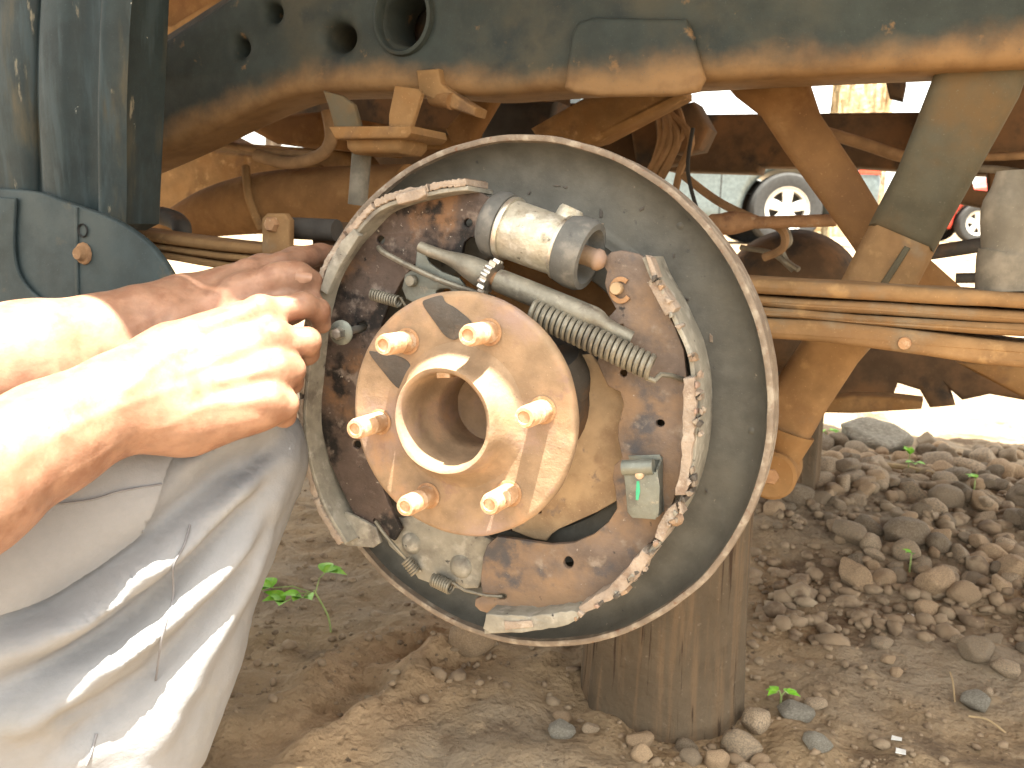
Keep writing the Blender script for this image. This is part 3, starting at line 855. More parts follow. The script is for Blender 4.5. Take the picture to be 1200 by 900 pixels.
flatp('lining_piece', [(756, 299), (762, 302), (771, 325), (764, 327)], .040, .016, 'lining', .001, parent=sr, amp=.0005)
flatp('lining_piece', [(760, 333), (764, 330), (771, 329), (792, 361), (789, 366), (779, 370)], .042, .018, 'lining', .001, parent=sr, amp=.0006)
def rag(pts, n, t, mt='lining', seed=0):
    rr = random.Random(seed)
    out = []
    for i, p in enumerate(pts):
        q = pts[(i+1) % len(pts)]
        m = max(1, int(math.hypot(q[0]-p[0], q[1]-p[1])/7))
        for j in range(m):
            s = j/m
            out.append((p[0]+(q[0]-p[0])*s+rr.uniform(-1.1, 1.1), p[1]+(q[1]-p[1])*s+rr.uniform(-1.1, 1.1)))
    me = jitter(plate(b2(out, n), t, .0007, z=n), .0005, 160, seed)
    return obj('lining_piece', me, M[mt], sr)
rag([(801, 443), (814, 442), (815, 480), (812, 530), (806, 570), (803, 581), (790, 580), (798, 540), (800, 490)], .043, .030, seed=1)
rag([(781, 596), (792, 591), (794, 600), (776, 634), (766, 630)], .042, .028, seed=2)
rag([(752, 645), (764, 652), (748, 676), (722, 700), (700, 712), (681, 719), (678, 711), (712, 690)], .043, .030, seed=3)
rag([(570, 720), (620, 722), (670, 716), (682, 720), (666, 732), (620, 741), (576, 743), (566, 736)], .043, .030, 'table', 4)
rag([(590, 727), (622, 727), (624, 736), (592, 738)], .0445, .006, seed=5)
# crumbling bonded edge: many ragged scabs along the table
scab = [(766, 326), (775, 340), (806, 402), (815, 440), (819, 480), (816, 530), (808, 572), (799, 592), (786, 618), (766, 648), (748, 672), (726, 696), (700, 712), (676, 724)]
sp_ = cat_rom(scab, 8)
for i in range(60):
    x, y = sp_[rnd.randrange(len(sp_))]
    x, y = x+rnd.uniform(-5, 4), y+rnd.uniform(-4, 4)
    m_ = [(x+rnd.uniform(1.5, 5.0)*math.cos(t_)*(.6 if rnd.random() < .5 else 1.2), y+rnd.uniform(1.5, 5.5)*math.sin(t_)) for t_ in np.linspace(0, 6.28, 7)[:-1]]
    me = jitter(plate(b2(m_, .0445), rnd.uniform(.004, .02), .0006, z=.0435+rnd.uniform(-.002, .003)), .0006, 200, i)
    obj('lining_scab', me, M[rnd.choice(['lining', 'rim', 'table', 'hub', 'grease'])], sr)
rnd_at('rust_blob', [(0, .006), (.004, .005), (.006, .002), (.0062, 0)], 792, 607, .036, 'hub', sr, 10)
rnd_at('pivot_pin', [(0, .0065), (.0042, .0065), (.0048, .0055), (.0048, 0)], 724, 338, NW, 'tan', sr, 18)
cw = [(x, y) for x, y in circ(727, 340, 13.5, 30, 16)][3:27]+[(x, y) for x, y in circ(727, 340, 8, 30, 10)][3:27][::-1]
flatp('pin_clip', cw, NW+.0022, .0018, 'rust', .0004, parent=sr)
# hold-down clip: a bent strip over a pin
hc = empty('hold_down_clip', Matrix.Identity(4), None, None)
hc.parent = br
flatp('clip_front', [(731, 556), (770, 553), (773, 570), (772, 600), (768, 609), (741, 607), (735, 600), (733, 575)], .049, .0016, 'galv', .0005, parent=hc)
bt('clip_roll', [(730, 548, .048), (766, 547, .048)], .0058, 'galv', hc, 20, 0)
flatp('clip_top', [(736, 534), (773, 533), (775, 539), (738, 541)], .030, .002, 'galv', .0004, parent=hc)
p0, p1, p2, p3 = B(771, 551, .0485), B(771, 606, .0485), B(777, 600, .027), B(777, 536, .027)
sv = mk([p0, p1, p2, p3]+[q+Vector((-.0013, 0, 0)) for q in (p0, p1, p2, p3)], [(0, 1, 2, 3), (7, 6, 5, 4), (0, 4, 5, 1), (1, 5, 6, 2), (2, 6, 7, 3), (3, 7, 4, 0)])
obj('clip_side', sv, M['galv'], hc, False)
flatp('clip_back', [(738, 536), (775, 535), (778, 600), (742, 602)], .0262, .0016, 'galv', .0004, parent=hc)
rnd_at('clip_pin', [(0, .003), (.003, .0028), (.0034, .0015), (.0034, 0)], 750, 556, .0495, 'stud', hc, 14)
flatp('paint_dab', [(746, 564), (749, 564), (750, 576), (748, 586), (745, 586), (745, 576)], .0495, .0006, 'green', .0001, parent=hc)

# --- wheel cylinder
wc = empty('wheel_cylinder', Matrix.Identity(4), None, None)
wc.parent = br
c0, c1 = B(574, 260, .022), B(691, 301, .026)
Mc = along(c0, c1)
ln = (c1-c0).length
ra = .0232
prof = [(.0, .018), (ra*.9, .016), (ra, .019), (ra*1.005, ln*.5), (ra*.985, ln-.024), (ra*.9, ln-.022), (0, ln-.022)]
obj('cylinder_body', jitter(lathe(prof, 48, Mc), .0006, 70), M['alu'], wc)
obj('cylinder_boss', lathe([(.0, .0), (.0085, .0), (.0098, .002), (.011, .012)], 28, along(B(671, 244, .016), B(652, 285, .020))), M['alu'], wc)
obj('boot_ring', lathe([(ra*1.0, .0165), (ra*1.09, .0165), (ra*1.11, .018), (ra*1.09, .0205), (ra*1.0, .0205)], 48, Mc), M['ring'], wc)
obj('boot_ring', lathe([(ra*1.0, ln-.0235), (ra*1.09, ln-.0235), (ra*1.1, ln-.0215), (ra*1.07, ln-.0205)], 48, Mc), M['ring'], wc)
obj('dust_boot', lathe([(0, -.006), (ra*.55, -.004), (ra*.95, .0), (ra*1.10, .004), (ra*1.16, .010), (ra*1.13, .0155), (ra*.9, .0165)], 48, Mc), M['rubber'], wc)
obj('dust_boot', lathe([(ra*.95, ln-.021), (ra*1.12, ln-.0205), (ra*1.2, ln-.012), (ra*1.2, ln-.004), (ra*1.12, ln+.0005), (ra*.92, ln+.001), (ra*.84, ln-.002), (ra*.72, ln-.010), (ra*.45, ln-.011), (0, ln-.011)], 48, Mc), M['rubber'], wc)
obj('piston_pin', lathe([(.0075, ln-.012), (.0075, ln+.004), (.0085, ln+.0055), (.0082, ln+.009), (.005, ln+.0125), (0, ln+.0135)], 24, Mc), M['hub'], wc)

# --- adjuster strut
ad = empty('adjuster_strut', Matrix.Identity(4), None, None)
ad.parent = br
bt('strut_fork', [(492, 289, .040), (503, 294, .040), (520, 300, .040), (536, 306, .040), (550, 313, .040), (563, 320, .040), (571, 323, .040)], [.0045, .0048, .005, .0070, .0095, .0108, .0105], 'steel', ad, 18, 4)
g0, g1 = B(571, 322, .040), B(580, 327, .040)
gp = []
for i in range(56):
    r_ = .0148 if i % 4 < 2 else .0126
    gp.append((r_*math.cos(2*math.pi*i/56), r_*math.sin(2*math.pi*i/56)))
obj('star_wheel', plate(gp, .0062, .0006, z=.0062, M=along(g0, g1)), M['bright'], ad)
bt('strut_thread', [(578, 326, .040), (596, 334, .040)], .0056, 'rust', ad, 16, 0)
bt('strut_tube', [(585, 329, .041), (588, 330, .041), (640, 351, .041), (684, 369, .041), (698, 375, .040), (712, 384, .038), (740, 397, .034)], [.0078, .0092, .0094, .0094, .0090, .0066, .0058], 'steel', ad, 18, 4)
# --- big return spring
q0, q1 = B(625, 365, .050), B(764, 431, .046)
hp = helix(q0, q1, .0084, 21.5, 14)
obj('return_spring', tube(hp+[tuple(B(767, 446, .045)), tuple(B(774, 439, .04)), tuple(B(786, 440, .034)), tuple(B(800, 445, .022))], .0021, 7), M['steel'], br)
# --- lever plate, links and small springs by the left shoe
flatp('adjuster_lever', [(489, 287), (494, 291), (503, 308), (518, 318), (538, 326), (549, 340), (512, 347), (488, 356), (476, 350), (471, 338), (474, 322), (486, 313)], .030, .003, 'galv', .0008, [circ(520, 343, 10, 16, 5)], amp=.0004)
rnd_at('lever_pin', [(0, .006), (.0042, .0058), (.005, .004), (.005, 0)], 484, 329, .030, 'steel', br, 18)
bt('link_rod', [(444, 290, .03), (450, 296, .034), (480, 312, .036), (520, 330, .037), (562, 344, .036), (580, 350, .034)], .0024, 'steel', br, 8)
q0, q1 = B(436, 345, .030), B(468, 354, .032)
obj('small_spring', tube(helix(q0, q1, .0042, 11, 12)+[tuple(B(476, 360, .028))], .0011, 6), M['steel'], br)
# hold-down pin with washer
hd = empty('hold_down_pin', Matrix.Identity(4), None, None)
hd.parent = br
a0, a1 = B(426, 384, .010), B(394, 391, .064)
obj('pin_shaft', tube([a0, a1], .0032, 14), M['bright'], hd)
Mw = along(a0, a1)
hl = (a1-a0).length
obj('pin_washer', lathe([(.003, hl-.011), (.0092, hl-.012), (.0104, hl-.0105), (.0104, hl-.009), (.0075, hl-.007), (.003, hl-.007)], 28, Mw), M['galv'], hd)
obj('pin_head', lathe([(0, hl+.0015), (.0040, hl+.001), (.0054, hl-.001), (.0054, hl-.007)], 6, Mw), M['bright'], hd)
# --- anchor plate at the bottom
an = flatp('anchor_plate', [(455, 610), (500, 600), (560, 625), (590, 640), (567, 658), (566, 675), (560, 690), (540, 690), (518, 688), (505, 684), (490, 678), (478, 660), (470, 652), (456, 640), (450, 625)], .014, .007, 'table', .0015, amp=.0005)
for x, y, r in ((482, 637, .0098), (540, 664, .0105)):
    rnd_at('anchor_rivet', [(0, .006), (r*.45, .0055), (r*.8, .0035), (r, 0)], x, y, .0142, 'table', an, 24)
bt('return_wire', [(440, 611, .024), (450, 625, .026), (466, 644, .026), (478, 657, .022)], .0016, 'steel', br, 8)
obj('bottom_spring', tube(helix(B(476, 656, .022), B(488, 672, .02), .0045, 6, 12), .0012, 6), M['steel'], br)
obj('bottom_spring', tube(helix(B(508, 679, .02), B(529, 689, .022), .0052, 8, 12)+[tuple(B(545, 692, .026)), tuple(B(570, 698, .0275)), tuple(B(588, 699, .025)), tuple(B(590, 699, .018))], .0013, 6), M['steel'], br)

# --- hub
hb = empty('wheel_hub', Matrix.Identity(4), None, None)
hb.parent = br
NH, RH = .0927, .0923
obj('hub_flange', jitter(lathe([(.046, NH-.014), (.086, NH-.014), (.0905, NH-.012), (RH, NH-.009), (RH, NH-.0025), (.0905, NH-.0003), (.0880, NH), (.060, NH), (.050, NH), (.047, NH+.001)], 128), .0004, 60), M['hub'], hb, True, 50)
ctr = B(524, 491, NH+.027)
sh_ = Vector((ctr.x, ctr.y, 0))*.0
NL = NH+.026
obj('hub_barrel', jitter(lathe([(.056, NH-.001), (.0515, NH+.0015), (.047, NH+.006), (.0430, NH+.013), (.0410, NH+.02), (.0398, NL-.002), (.0386, NL), (.0364, NL-.0004), (.0352, NL-.002), (.0345, NL-.008), (.0338, NL-.016), (.0335, NL-.028), (.0335, NL-.040), (.0290, NL-.044), (.0275, NL-.052), (.0275, NL-.078), (.010, NL-.081), (0, NL-.081)], 96), .0005, 55), M['hub'], hb, True, 60)
# rectangular lug in the bore's top
nx, ny = B(513, 440, NL)[0], B(513, 440, NL)[1]
ang = math.atan2(ny, nx)
me = box(0, 0, 0, .006, .011, .012, .001)
me.transform(Matrix.Rotation(ang, 4, 'Z') @ Matrix.Translation((.0335, 0, NL-.0135)))
obj('bore_lug', me, M['stud'], hb)
studs = [(583, 388), (482, 396), (452, 492), (507, 578), (604, 572), (644, 478)]
angs, rad = [], []
for x, y in studs:
    q = B(x, y, NH)
    angs.append(math.atan2(q[1], q[0]))
    rad.append(math.hypot(q[0], q[1]))
a_off = sum(((a-i*math.pi/3-angs[0]+math.pi) % (2*math.pi))-math.pi for i, a in enumerate(angs))/6
PCD = sum(rad)/6
th = [(.0078, -.001), (.0080, .0005), (.0080, .012), (.0076, .014)]
z = .014
while z < .031:
    th += [(.0079, z+.0004), (.0073, z+.0011)]
    z += .0014
th += [(.0074, .033), (.0068, .0350), (.0046, .0352), (.0042, .0335), (.0015, .0325), (0, .0325)]
st_me = lathe(th, 28)
st0 = None
for i in range(6):
    a = angs[0]+a_off+i*math.pi/3
    if st0 is None:
        st0 = obj('wheel_stud', st_me, M['stud'], hb, True, 55)
        o = st0
        st0c = obj('stud_collar', lathe([(.008, .0002), (.0098, .0003), (.0102, .0012), (.0090, .0016), (.008, .0016)], 24), M['rust'], st0)
    else:
        o = dup(st0, hb)
    o.location = (PCD*math.cos(a), PCD*math.sin(a), NH)
    o.rotation_euler = (0, 0, i*1.1)
flatp('grease_smear', [(495, 356), (502, 350), (517, 346), (522, 354), (535, 362), (552, 377), (551, 385), (537, 396), (530, 398), (520, 392), (508, 376)], NH+.0006, .0007, 'grease', .0002, parent=hb, k=4, amp=.0002)
flatp('grease_smear', [(433, 414), (440, 412), (462, 416), (478, 424), (484, 440), (476, 450), (468, 456), (452, 440)], NH+.0006, .0007, 'grease', .0002, parent=hb, k=4, amp=.0002)

# ------------------------------------------------------------------ timber props under the axle
def log(name, base_px, top_z, r, lab, seed, lean=(0, 0), cut=0):
    g = gpt(*base_px)
    fwd = Vector((g.x, g.y, 0)).normalized()
    c = Vector((g.x, g.y, 0))+fwd*r
    rr = np.random.RandomState(seed)
    v, f, seg, rows = [], [], 72, 40
    h = top_z+.06
    zb = gz(c.x, c.y)-.06
    for i in range(rows+1):
        s = i/rows
        for j in range(seg):
            a = 2*math.pi*j/seg
            p = np.array([math.cos(a)*2.2, math.sin(a)*2.2, s*.7])+seed
            d = .05*fbm(p, 3)+.018*fbm(np.array([math.cos(a)*9, math.sin(a)*9, s*1.3])+seed, 2)-.03*max(0, vnoise(np.array([a*2.4, 0, s*.35])+seed*3)-.45)
            q = r*(1+d+.10*(1-s)**3)
            v.append((q*math.cos(a)+lean[0]*s, q*math.sin(a)+lean[1]*s, s*h))
    for i in range(rows):
        for j in range(seg):
            k = (j+1) % seg
            f.append((i*seg+j, i*seg+k, (i+1)*seg+k, (i+1)*seg+j))
    root = empty(name, Matrix.Translation((c.x, c.y, zb)), lab, 'timber prop')
    obj('bark_side', mk(v, f), M['log'], root, True, 60)
    top = [tuple(v[rows*seg+j]) for j in range(seg)]
    obj('sawn_end', mk(top+[(lean[0], lean[1], h)], [(j, (j+1) % seg, seg) for j in range(seg)]), M['logend'], root, False)
    kx = obj('wood_knot', lathe([(0, .006), (.008, .005), (.014, .002), (.018, -.004)], 16, Matrix.Translation((-.045, -r*.93, h*.62)) @ Matrix.Rotation(math.radians(90), 4, 'X')), M['logend'], root)
    return c
LOG1 = log('timber_prop', (772, 862), .335, .088, 'thick brown log post standing upright under the grey backing plate', 3)
LOG2 = log('timber_prop', (915, 614), .33, .062, 'darker log post standing behind the brake, at the edge of the stone heap', 9)

# ------------------------------------------------------------------ stones
def stone_mesh(seed, sub=3, angular=.5):
    rr = np.random.RandomState(seed)
    bm = bmesh.new()
    bmesh.ops.create_icosphere(bm, subdivisions=sub, radius=1)
    v = np.array([x.co[:] for x in bm.verts])
    for k in range(rr.randint(7, 12)):          # planes knocked off
        d = rr.normal(size=3)
        d /= np.linalg.norm(d)
        lim = rr.uniform(.55, .9)*(1-.0*angular)
        s = v@d
        ex = np.maximum(0, s-lim)
        v -= np.outer(ex*(.72+.25*angular), d)
    v *= (1+.10*fbm(v*1.3+seed, 2)+.03*fbm(v*4+seed, 2))[:, None]
    for x, c in zip(bm.verts, v): x.co = c
    me = bpy.data.meshes.new('stone')
    bm.to_mesh(me)
    bm.free()
    return me
SM = [stone_mesh(20+i, 3, (i % 3)/2) for i in range(14)]
for m_ in SM:
    m_.polygons.foreach_set('use_smooth', [True]*len(m_.polygons))
SMN = {}
for i, m_ in enumerate(SM):
    m_.materials.append(M['stone'])
    m2 = m_.copy()
    m2.materials[0] = M['stone2']
    SMN[i] = m2
SMB = {}
for i, m_ in enumerate(SM):
    SMB[i] = m_.copy()
    SMB[i].materials[0] = M['boulder']
placed = []
def stone(x, y, sx, sy, sz, lab, group=None, name='stone', mt='stone', lift=0.35, me=None, rz=None, z=None, tilt=.25):
    i = rnd.randrange(14)
    me = me or (SM[i] if mt == 'stone' else SMN[i] if mt == 'stone2' else SMB[i])
    o = bpy.data.objects.new(name, me)
    COL.objects.link(o)
    zz = gz(x, y) if z is None else z
    o.location = (x, y, zz+sz*lift)
    o.rotation_euler = (rnd.uniform(-tilt, tilt), rnd.uniform(-tilt, tilt), rnd.uniform(0, 6.28) if rz is None else rz)
    o.scale = (sx, sy, sz)
    placed.append((x, y, max(sx, sy), zz+sz*(lift+.8)))
    return tag(o, lab, 'stone', group)
def stone_px(cx, cy, w, h, lab, mt='stone', group=None, rz=0.0, deep=.8, name='stone', me=None):
    """a stone whose middle shows at (cx, cy), w x h pixels wide and high, resting on the ground"""
    g = gpt(cx, cy+h*.42)
    z = (g-CAM).dot(fw)
    s = z/F
    return stone(g.x, g.y+h*s*.3, w*s/2*1.08, w*s/2*deep, h*s/2*1.05, lab, group, name, mt, .55, me, rz, None, .12)
bme = stone_mesh(77, 4, .4)
bme.polygons.foreach_set('use_smooth', [True]*len(bme.polygons))
bme.materials.append(M['boulder'])
stone_px(1028, 519, 92, 44, 'big pale grey boulder on top of the stone heap', me=bme, name='boulder', deep=.7)
stone_px(553, 766, 56, 46, 'squarish brown stone lying alone in front of the churned soil', 'stone2', rz=.3)
stone_px(657, 861, 32, 25, 'rounded grey stone at the left foot of the thick log post', 'boulder')
stone_px(692, 861, 20, 16, 'small grey stone between log foot and rounded grey stone')
stone_px(660, 843, 26, 15, 'flat tan stone behind the rounded stone at the log foot', 'stone2')
stone_px(748, 871, 40, 20, 'pale flat tan stone in front of the thick log post', 'stone2')
stone_px(752, 889, 26, 22, 'tan stone half out of the picture below the pale flat one', 'stone2')
stone_px(806, 872, 26, 24, 'grey pebble-shaped stone touching the log front')
stone_px(812, 890, 30, 26, 'grey-brown stone in the row along the bottom of the log')
stone_px(840, 888, 36, 30, 'tan angular stone in the row right of the grey ones', 'stone2')
stone_px(888, 843, 38, 36, 'reddish brown wedge stone leaning at the right foot of the log', rz=.8)
stone_px(872, 868, 46, 38, 'large brown flat stone at the right foot of the log')
stone_px(893, 884, 24, 18, 'small tan stone below the large brown flat stone', 'stone2')
stone_px(903, 896, 34, 20, 'orange tan stone cut by the bottom edge near the log', 'stone2')
stone_px(876, 894, 22, 18, 'small grey stone between the tan stones at the bottom')
stone_px(933, 831, 44, 26, 'oval light stone beside the green sprout right of the log', 'boulder', rz=.2)
stone_px(960, 872, 34, 26, 'light rounded stone lying alone right of the log', 'boulder')
stone_px(958, 818, 26, 16, 'flat dull stone half buried behind the oval light stone')
stone_px(1150, 810, 38, 28, 'smooth oval grey stone near the right edge', 'boulder', rz=.3)
stone_px(1098, 693, 62, 42, 'pointed orange stone slab leaning on the stone heap', 'stone2', rz=.4)
stone_px(1130, 709, 38, 28, 'rounded orange tan stone beside the pointed slab', 'stone2')
stone_px(1088, 720, 30, 20, 'round brown stone in front of the pointed orange slab', 'stone2')
stone_px(1062, 650, 56, 36, 'large flat-topped brown stone in the middle of the heap', rz=.2)
stone_px(1108, 616, 42, 32, 'dark red-brown block in the upper heap')
stone_px(1148, 770, 44, 30, 'brown stone topmost in the right edge cluster')
stone_px(1042, 773, 18, 14, 'tan stone in the small trio on bare mud', 'stone2')
stone_px(1052, 784, 15, 13, 'yellowish smallest stone in the trio on bare mud', 'stone2')
stone_px(1034, 760, 26, 14, 'dull brown stone topmost in the trio on bare mud')
stone_px(906, 624, 28, 20, 'tan rounded stone at the foot of the darker log', 'stone2')
stone_px(985, 527, 30, 22, 'brown stone left of the big pale boulder')
stone_px(958, 516, 26, 18, 'pale tan stone near the darker log top of the heap', 'stone2')
# the heap: single stones, thrown in layers
poly = [(952, 532), (1010, 540), (1080, 520), (1210, 535), (1300, 560), (1320, 760), (1200, 740), (1150, 700), (1040, 705), (980, 690), (966, 655), (900, 640), (888, 620), (955, 610)]
def inside(x, y, P):
    c = False
    for i in range(len(P)):
        (x0, y0), (x1, y1) = P[i], P[i-1]
        if (y0 > y) != (y1 > y) and x < (x1-x0)*(y-y0)/(y1-y0)+x0: c = not c
    return c
GH = 'stones heaped behind the brake'
names_ = {'stone': 'brown or grey cobble lying in the stone heap behind the log posts', 'stone2': 'tan cobble lying in the stone heap behind the log posts'}
n_, tries = 0, 0
while n_ < 238 and tries < 9000:
    tries += 1
    x, y = rnd.uniform(885, 1320), rnd.uniform(520, 765)
    if not inside(x, y, poly): continue
    big = rnd.random()
    w = rnd.uniform(15, 26) if big < .62 else (rnd.uniform(26, 40) if big < .93 else rnd.uniform(40, 56))
    w *= .84+.5*(y-520)/240
    g = gpt(x, y)
    s = (g-CAM).dot(fw)/F
    r = w*s/2
    lay = 0
    hit = [p for p in placed if math.hypot(p[0]-g.x, p[1]-g.y) < (p[2]+r)*.52]
    if len(hit) > 1 or (hit and rnd.random() > .4): continue
    mt = 'stone2' if rnd.random() < .33 else 'stone'
    z = None
    if hit: z = max(gz(g.x, g.y), min(hit[0][3]-r*.7, gz(g.x, g.y)+.07))
    k = rnd.uniform(.5, .9)
    stone(g.x, g.y, r*rnd.uniform(.95, 1.2), r*rnd.uniform(.7, 1), r*k, names_[mt], GH, mt=mt, lift=.45, z=z, tilt=.4)
    n_ += 1
for k in range(9):
    x, y = rnd.uniform(1120, 1230), rnd.uniform(755, 810)
    w = rnd.uniform(20, 36)
    g = gpt(x, y)
    s = (g-CAM).dot(fw)/F
    if any(math.hypot(p[0]-g.x, p[1]-g.y) < (p[2]+w*s/2)*.7 for p in placed): continue
    stone(g.x, g.y, w*s/2, w*s*.42, w*s*.34, 'brown cobble in the loose cluster by the right edge', 'cobbles by the right edge')
for k in range(14):
    x, y = rnd.uniform(885, 1010), rnd.uniform(640, 760)
    w = rnd.uniform(9, 18)
    g = gpt(x, y)
    s = (g-CAM).dot(fw)/F
    if any(math.hypot(p[0]-g.x, p[1]-g.y) < (p[2]+w*s/2)*.7 for p in placed): continue
    stone(g.x, g.y, w*s/2, w*s*.4, w*s*.28, 'small stone half sunk in the bare mud before the heap', 'stones sunk in the mud')
# a label of its own for each heaped stone: look, then place in the heap
def px_of(p):
    d = p-CAM
    z = d.dot(fw)
    return 600+F*d.dot(cr_)/z, 450-F*d.dot(cu_)/z, z
heap = [o for o in COL.objects if o.get('group') in (GH, 'cobbles by the right edge', 'stones sunk in the mud')]
inf = []
for o in heap:
    x, y, z = px_of(o.location)
    w = max(o.scale.x, o.scale.y)
    sz = 'small' if w*F/z < 11 else ('middling' if w*F/z < 18 else 'large')
    shp = 'flat' if o.scale.z < .58*w else ('rounded' if o.scale.z > .72*w else 'squat')
    colr = 'tan' if o.data.materials[0] == M['stone2'] else 'brown-grey'
    if x > 1215: where = 'beyond the right end of the stone heap'
    elif o['group'] != GH: where = 'in loose cluster by right edge' if 'edge' in o['group'] else 'half sunk in mud before heap'
    else:
        where = ('atop the heap, ' if y < 560 else 'in upper heap, ' if y < 605 else 'in mid heap, ' if y < 650 else 'in lower heap, ' if y < 700 else 'along heap front, ')
        where += 'next to darker log' if x < 960 else 'left of centre' if x < 1020 else 'at centre' if x < 1085 else 'right of centre' if x < 1145 else 'near the right edge'
    inf.append((o, x, y, f'{sz} {shp} {colr} stone', where))
ORD = ['leftmost', 'second', 'third', 'fourth', 'fifth', 'sixth', 'seventh', 'eighth', 'ninth', 'tenth', 'eleventh', 'twelfth', 'thirteenth']
keys = {}
for t_ in inf: keys.setdefault((t_[3], t_[4]), []).append(t_)
for (lk, wh), ts in keys.items():
    ts.sort(key=lambda t_: t_[1])
    for i, t_ in enumerate(ts):
        t_[0]['label'] = f'{lk} {wh}' if len(ts) == 1 else f'{lk} {wh}, {ORD[min(i, 12)]}'+(' of them' if i == 0 else ' from left')
# pebbles and crumbs nobody could count
def pebbles():
    bm = bmesh.new()
    for i in range(2600):
        if i < 900: px, py = rnd.uniform(880, 1300), rnd.uniform(525, 760)
        else: px, py = rnd.uniform(150, 1250), rnd.uniform(560, 930)
        g = gpt_fast(px, py)
        if g is None: continue
        if i >= 900 and vnoise(np.array([g[0]*5, g[1]*5, 2.0])) < .0: continue
        r = abs(rnd.gauss(0, .0032))+.0012 if i >= 900 else abs(rnd.gauss(0, .007))+.004
        mx = Matrix.Translation((g[0], g[1], gz(g[0], g[1])+r*.25)) @ Matrix.Rotation(rnd.uniform(0, 6), 4, 'Z') @ Matrix.Rotation(rnd.uniform(-.5, .5), 4, 'X') @ Matrix.Diagonal((r*rnd.uniform(.8, 1.4), r*rnd.uniform(.7, 1), r*rnd.uniform(.5, .8), 1))
        rv = bmesh.ops.create_icosphere(bm, subdivisions=1, radius=1, matrix=mx)
        for v in rv['verts']: v.co += Vector((rnd.uniform(-1, 1), rnd.uniform(-1, 1), rnd.uniform(-1, 1)))*r*.12
    me = bpy.data.meshes.new('pebbles')
    bm.to_mesh(me)
    bm.free()
    tag(obj('pebbles', me, M['pebble'], None, True, 0), 'loose crumbs and pebbles strewn over the mud', kind='stuff')
def gpt_fast(px, py):
    d = ray(px, py)
    if d.z >= -1e-3: return None
    t = -H/d.z
    for _ in range(6):
        p = CAM+d*t
        t = (float(ground_h(p.x, p.y))-H)/d.z
    p = CAM+d*t
    return (p.x, p.y) if p.y < 4 else None
pebbles()

# ------------------------------------------------------------------ seedlings, straw, scraps
def leaf_me(l, w, fold=.25, n=7):
    v, f = [], []
    for i in range(n+1):
        s = i/n
        ww = w*math.sin(math.pi*min(1, s*1.02)**.75)*.5
        y, z = l*s, -l*.25*s*s
        v += [(-ww, y, z+ww*fold*1.5), (0, y, z), (ww, y, z+ww*fold*1.5)]
    for i in range(n):
        a = i*3
        f += [(a, a+1, a+4, a+3), (a+1, a+2, a+5, a+4)]
    return mk(v, f)
def seedling(px, py, leaves, lab, h, lsz, stem_lean=(0, 0)):
    g = gpt(px, py)
    z0 = gz(g.x, g.y)
    root = empty('seedling', Matrix.Translation((g.x, g.y, z0)), lab, 'seedling', 'green seedlings sprouting from the ground')
    tip = Vector((stem_lean[0], stem_lean[1], h))
    obj('stem', tube(cat_rom([(0, 0, -.005), (tip.x*.2, tip.y*.2, h*.4), tuple(tip)], 5), .0013, 7), M['stem'], root)
    for (dx, dy, dz, rz, tl) in leaves:
        end = tip+Vector((dx, dy, dz))
        obj('leaf_stalk', tube([tip*.92, (tip+end)*.5+Vector((0, 0, .004)), end], .0008, 6), M['stem'], root)
        for da in (-.95, 0, .95):
            me = leaf_me(lsz*rnd.uniform(.85, 1.1), lsz*rnd.uniform(.66, .8))
            me.transform(Matrix.Translation(end) @ Matrix.Rotation(rz+da, 4, 'Z') @ Matrix.Rotation(tl, 4, 'X'))
            obj('leaf', me, M['leaf'], root, True, 0)
    return root
seedling(388, 742, [(-.055, .0, .002, 1.6, .35), (-.033, -.02, -.008, 2.2, .5), (.01, .02, .016, -.9, .3), (-.012, -.012, -.006, 2.9, .5)], 'tall bright green seedling growing by the grey trouser leg', .056, .030, (-.022, .0))
seedling(915, 822, [(-.006, 0, .004, 1.2, .2), (.008, 0, .002, -1.0, .2)], 'small green sprout beside the oval light stone', .014, .014)
seedling(1060, 588, [(.0, 0, .012, .4, .9), (.006, -.01, -.004, 2.8, .4)], 'yellow-green sprout in the upper stone heap', .03, .022)
seedling(1136, 618, [(.0, 0, .006, .9, .5)], 'tiny sprout beside the dark red-brown block', .03, .018)
seedling(1064, 686, [(.0, 0, .004, 1.9, .5)], 'tiny sprout left of the pointed orange slab', .025, .014)
seedling(966, 528, [(-.01, 0, .006, 1.9, .2), (.012, 0, .004, -1.9, .2)], 'sprout between the darker log and the big pale boulder', .03, .024)
def twig(p, q, r, lab):
    a, b = gpt(*p), gpt(*q)
    a.z, b.z = gz(a.x, a.y)+r+.003, gz(b.x, b.y)+r+.003
    m_ = (a+b)/2+Vector((0, 0, .006))
    tag(obj('twig', tube(cat_rom([tuple(a), tuple(m_), tuple(b)], 5), r, 7), M['straw']), lab, 'twig')
twig((1136, 833), (1180, 844), .0012, 'thin dry straw lying under the smooth oval grey stone')
twig((1113, 790), (1120, 815), .001, 'thin upright-looking straw left of the smooth oval stone')
twig((1010, 570), (1095, 598), .006, 'dry stick lying across the upper stone heap')
for (x, y, lab) in ((1066, 728, 'white paper scrap on the mud below the round brown stone'), (1050, 865, 'torn pale scrap on the mud near the bottom right'), (1055, 882, 'second tiny pale scrap below the torn one')):
    g = gpt(x, y)
    me = jitter(plate([(-.006, -.003), (.004, -.005), (.007, .002), (-.002, .005)], .001, .0003), .0012, 160, x)
    me.transform(Matrix.Translation((g.x, g.y, gz(g.x, g.y)+.004)))
    tag(obj('paper_scrap', me, M['paper']), lab, 'scrap')

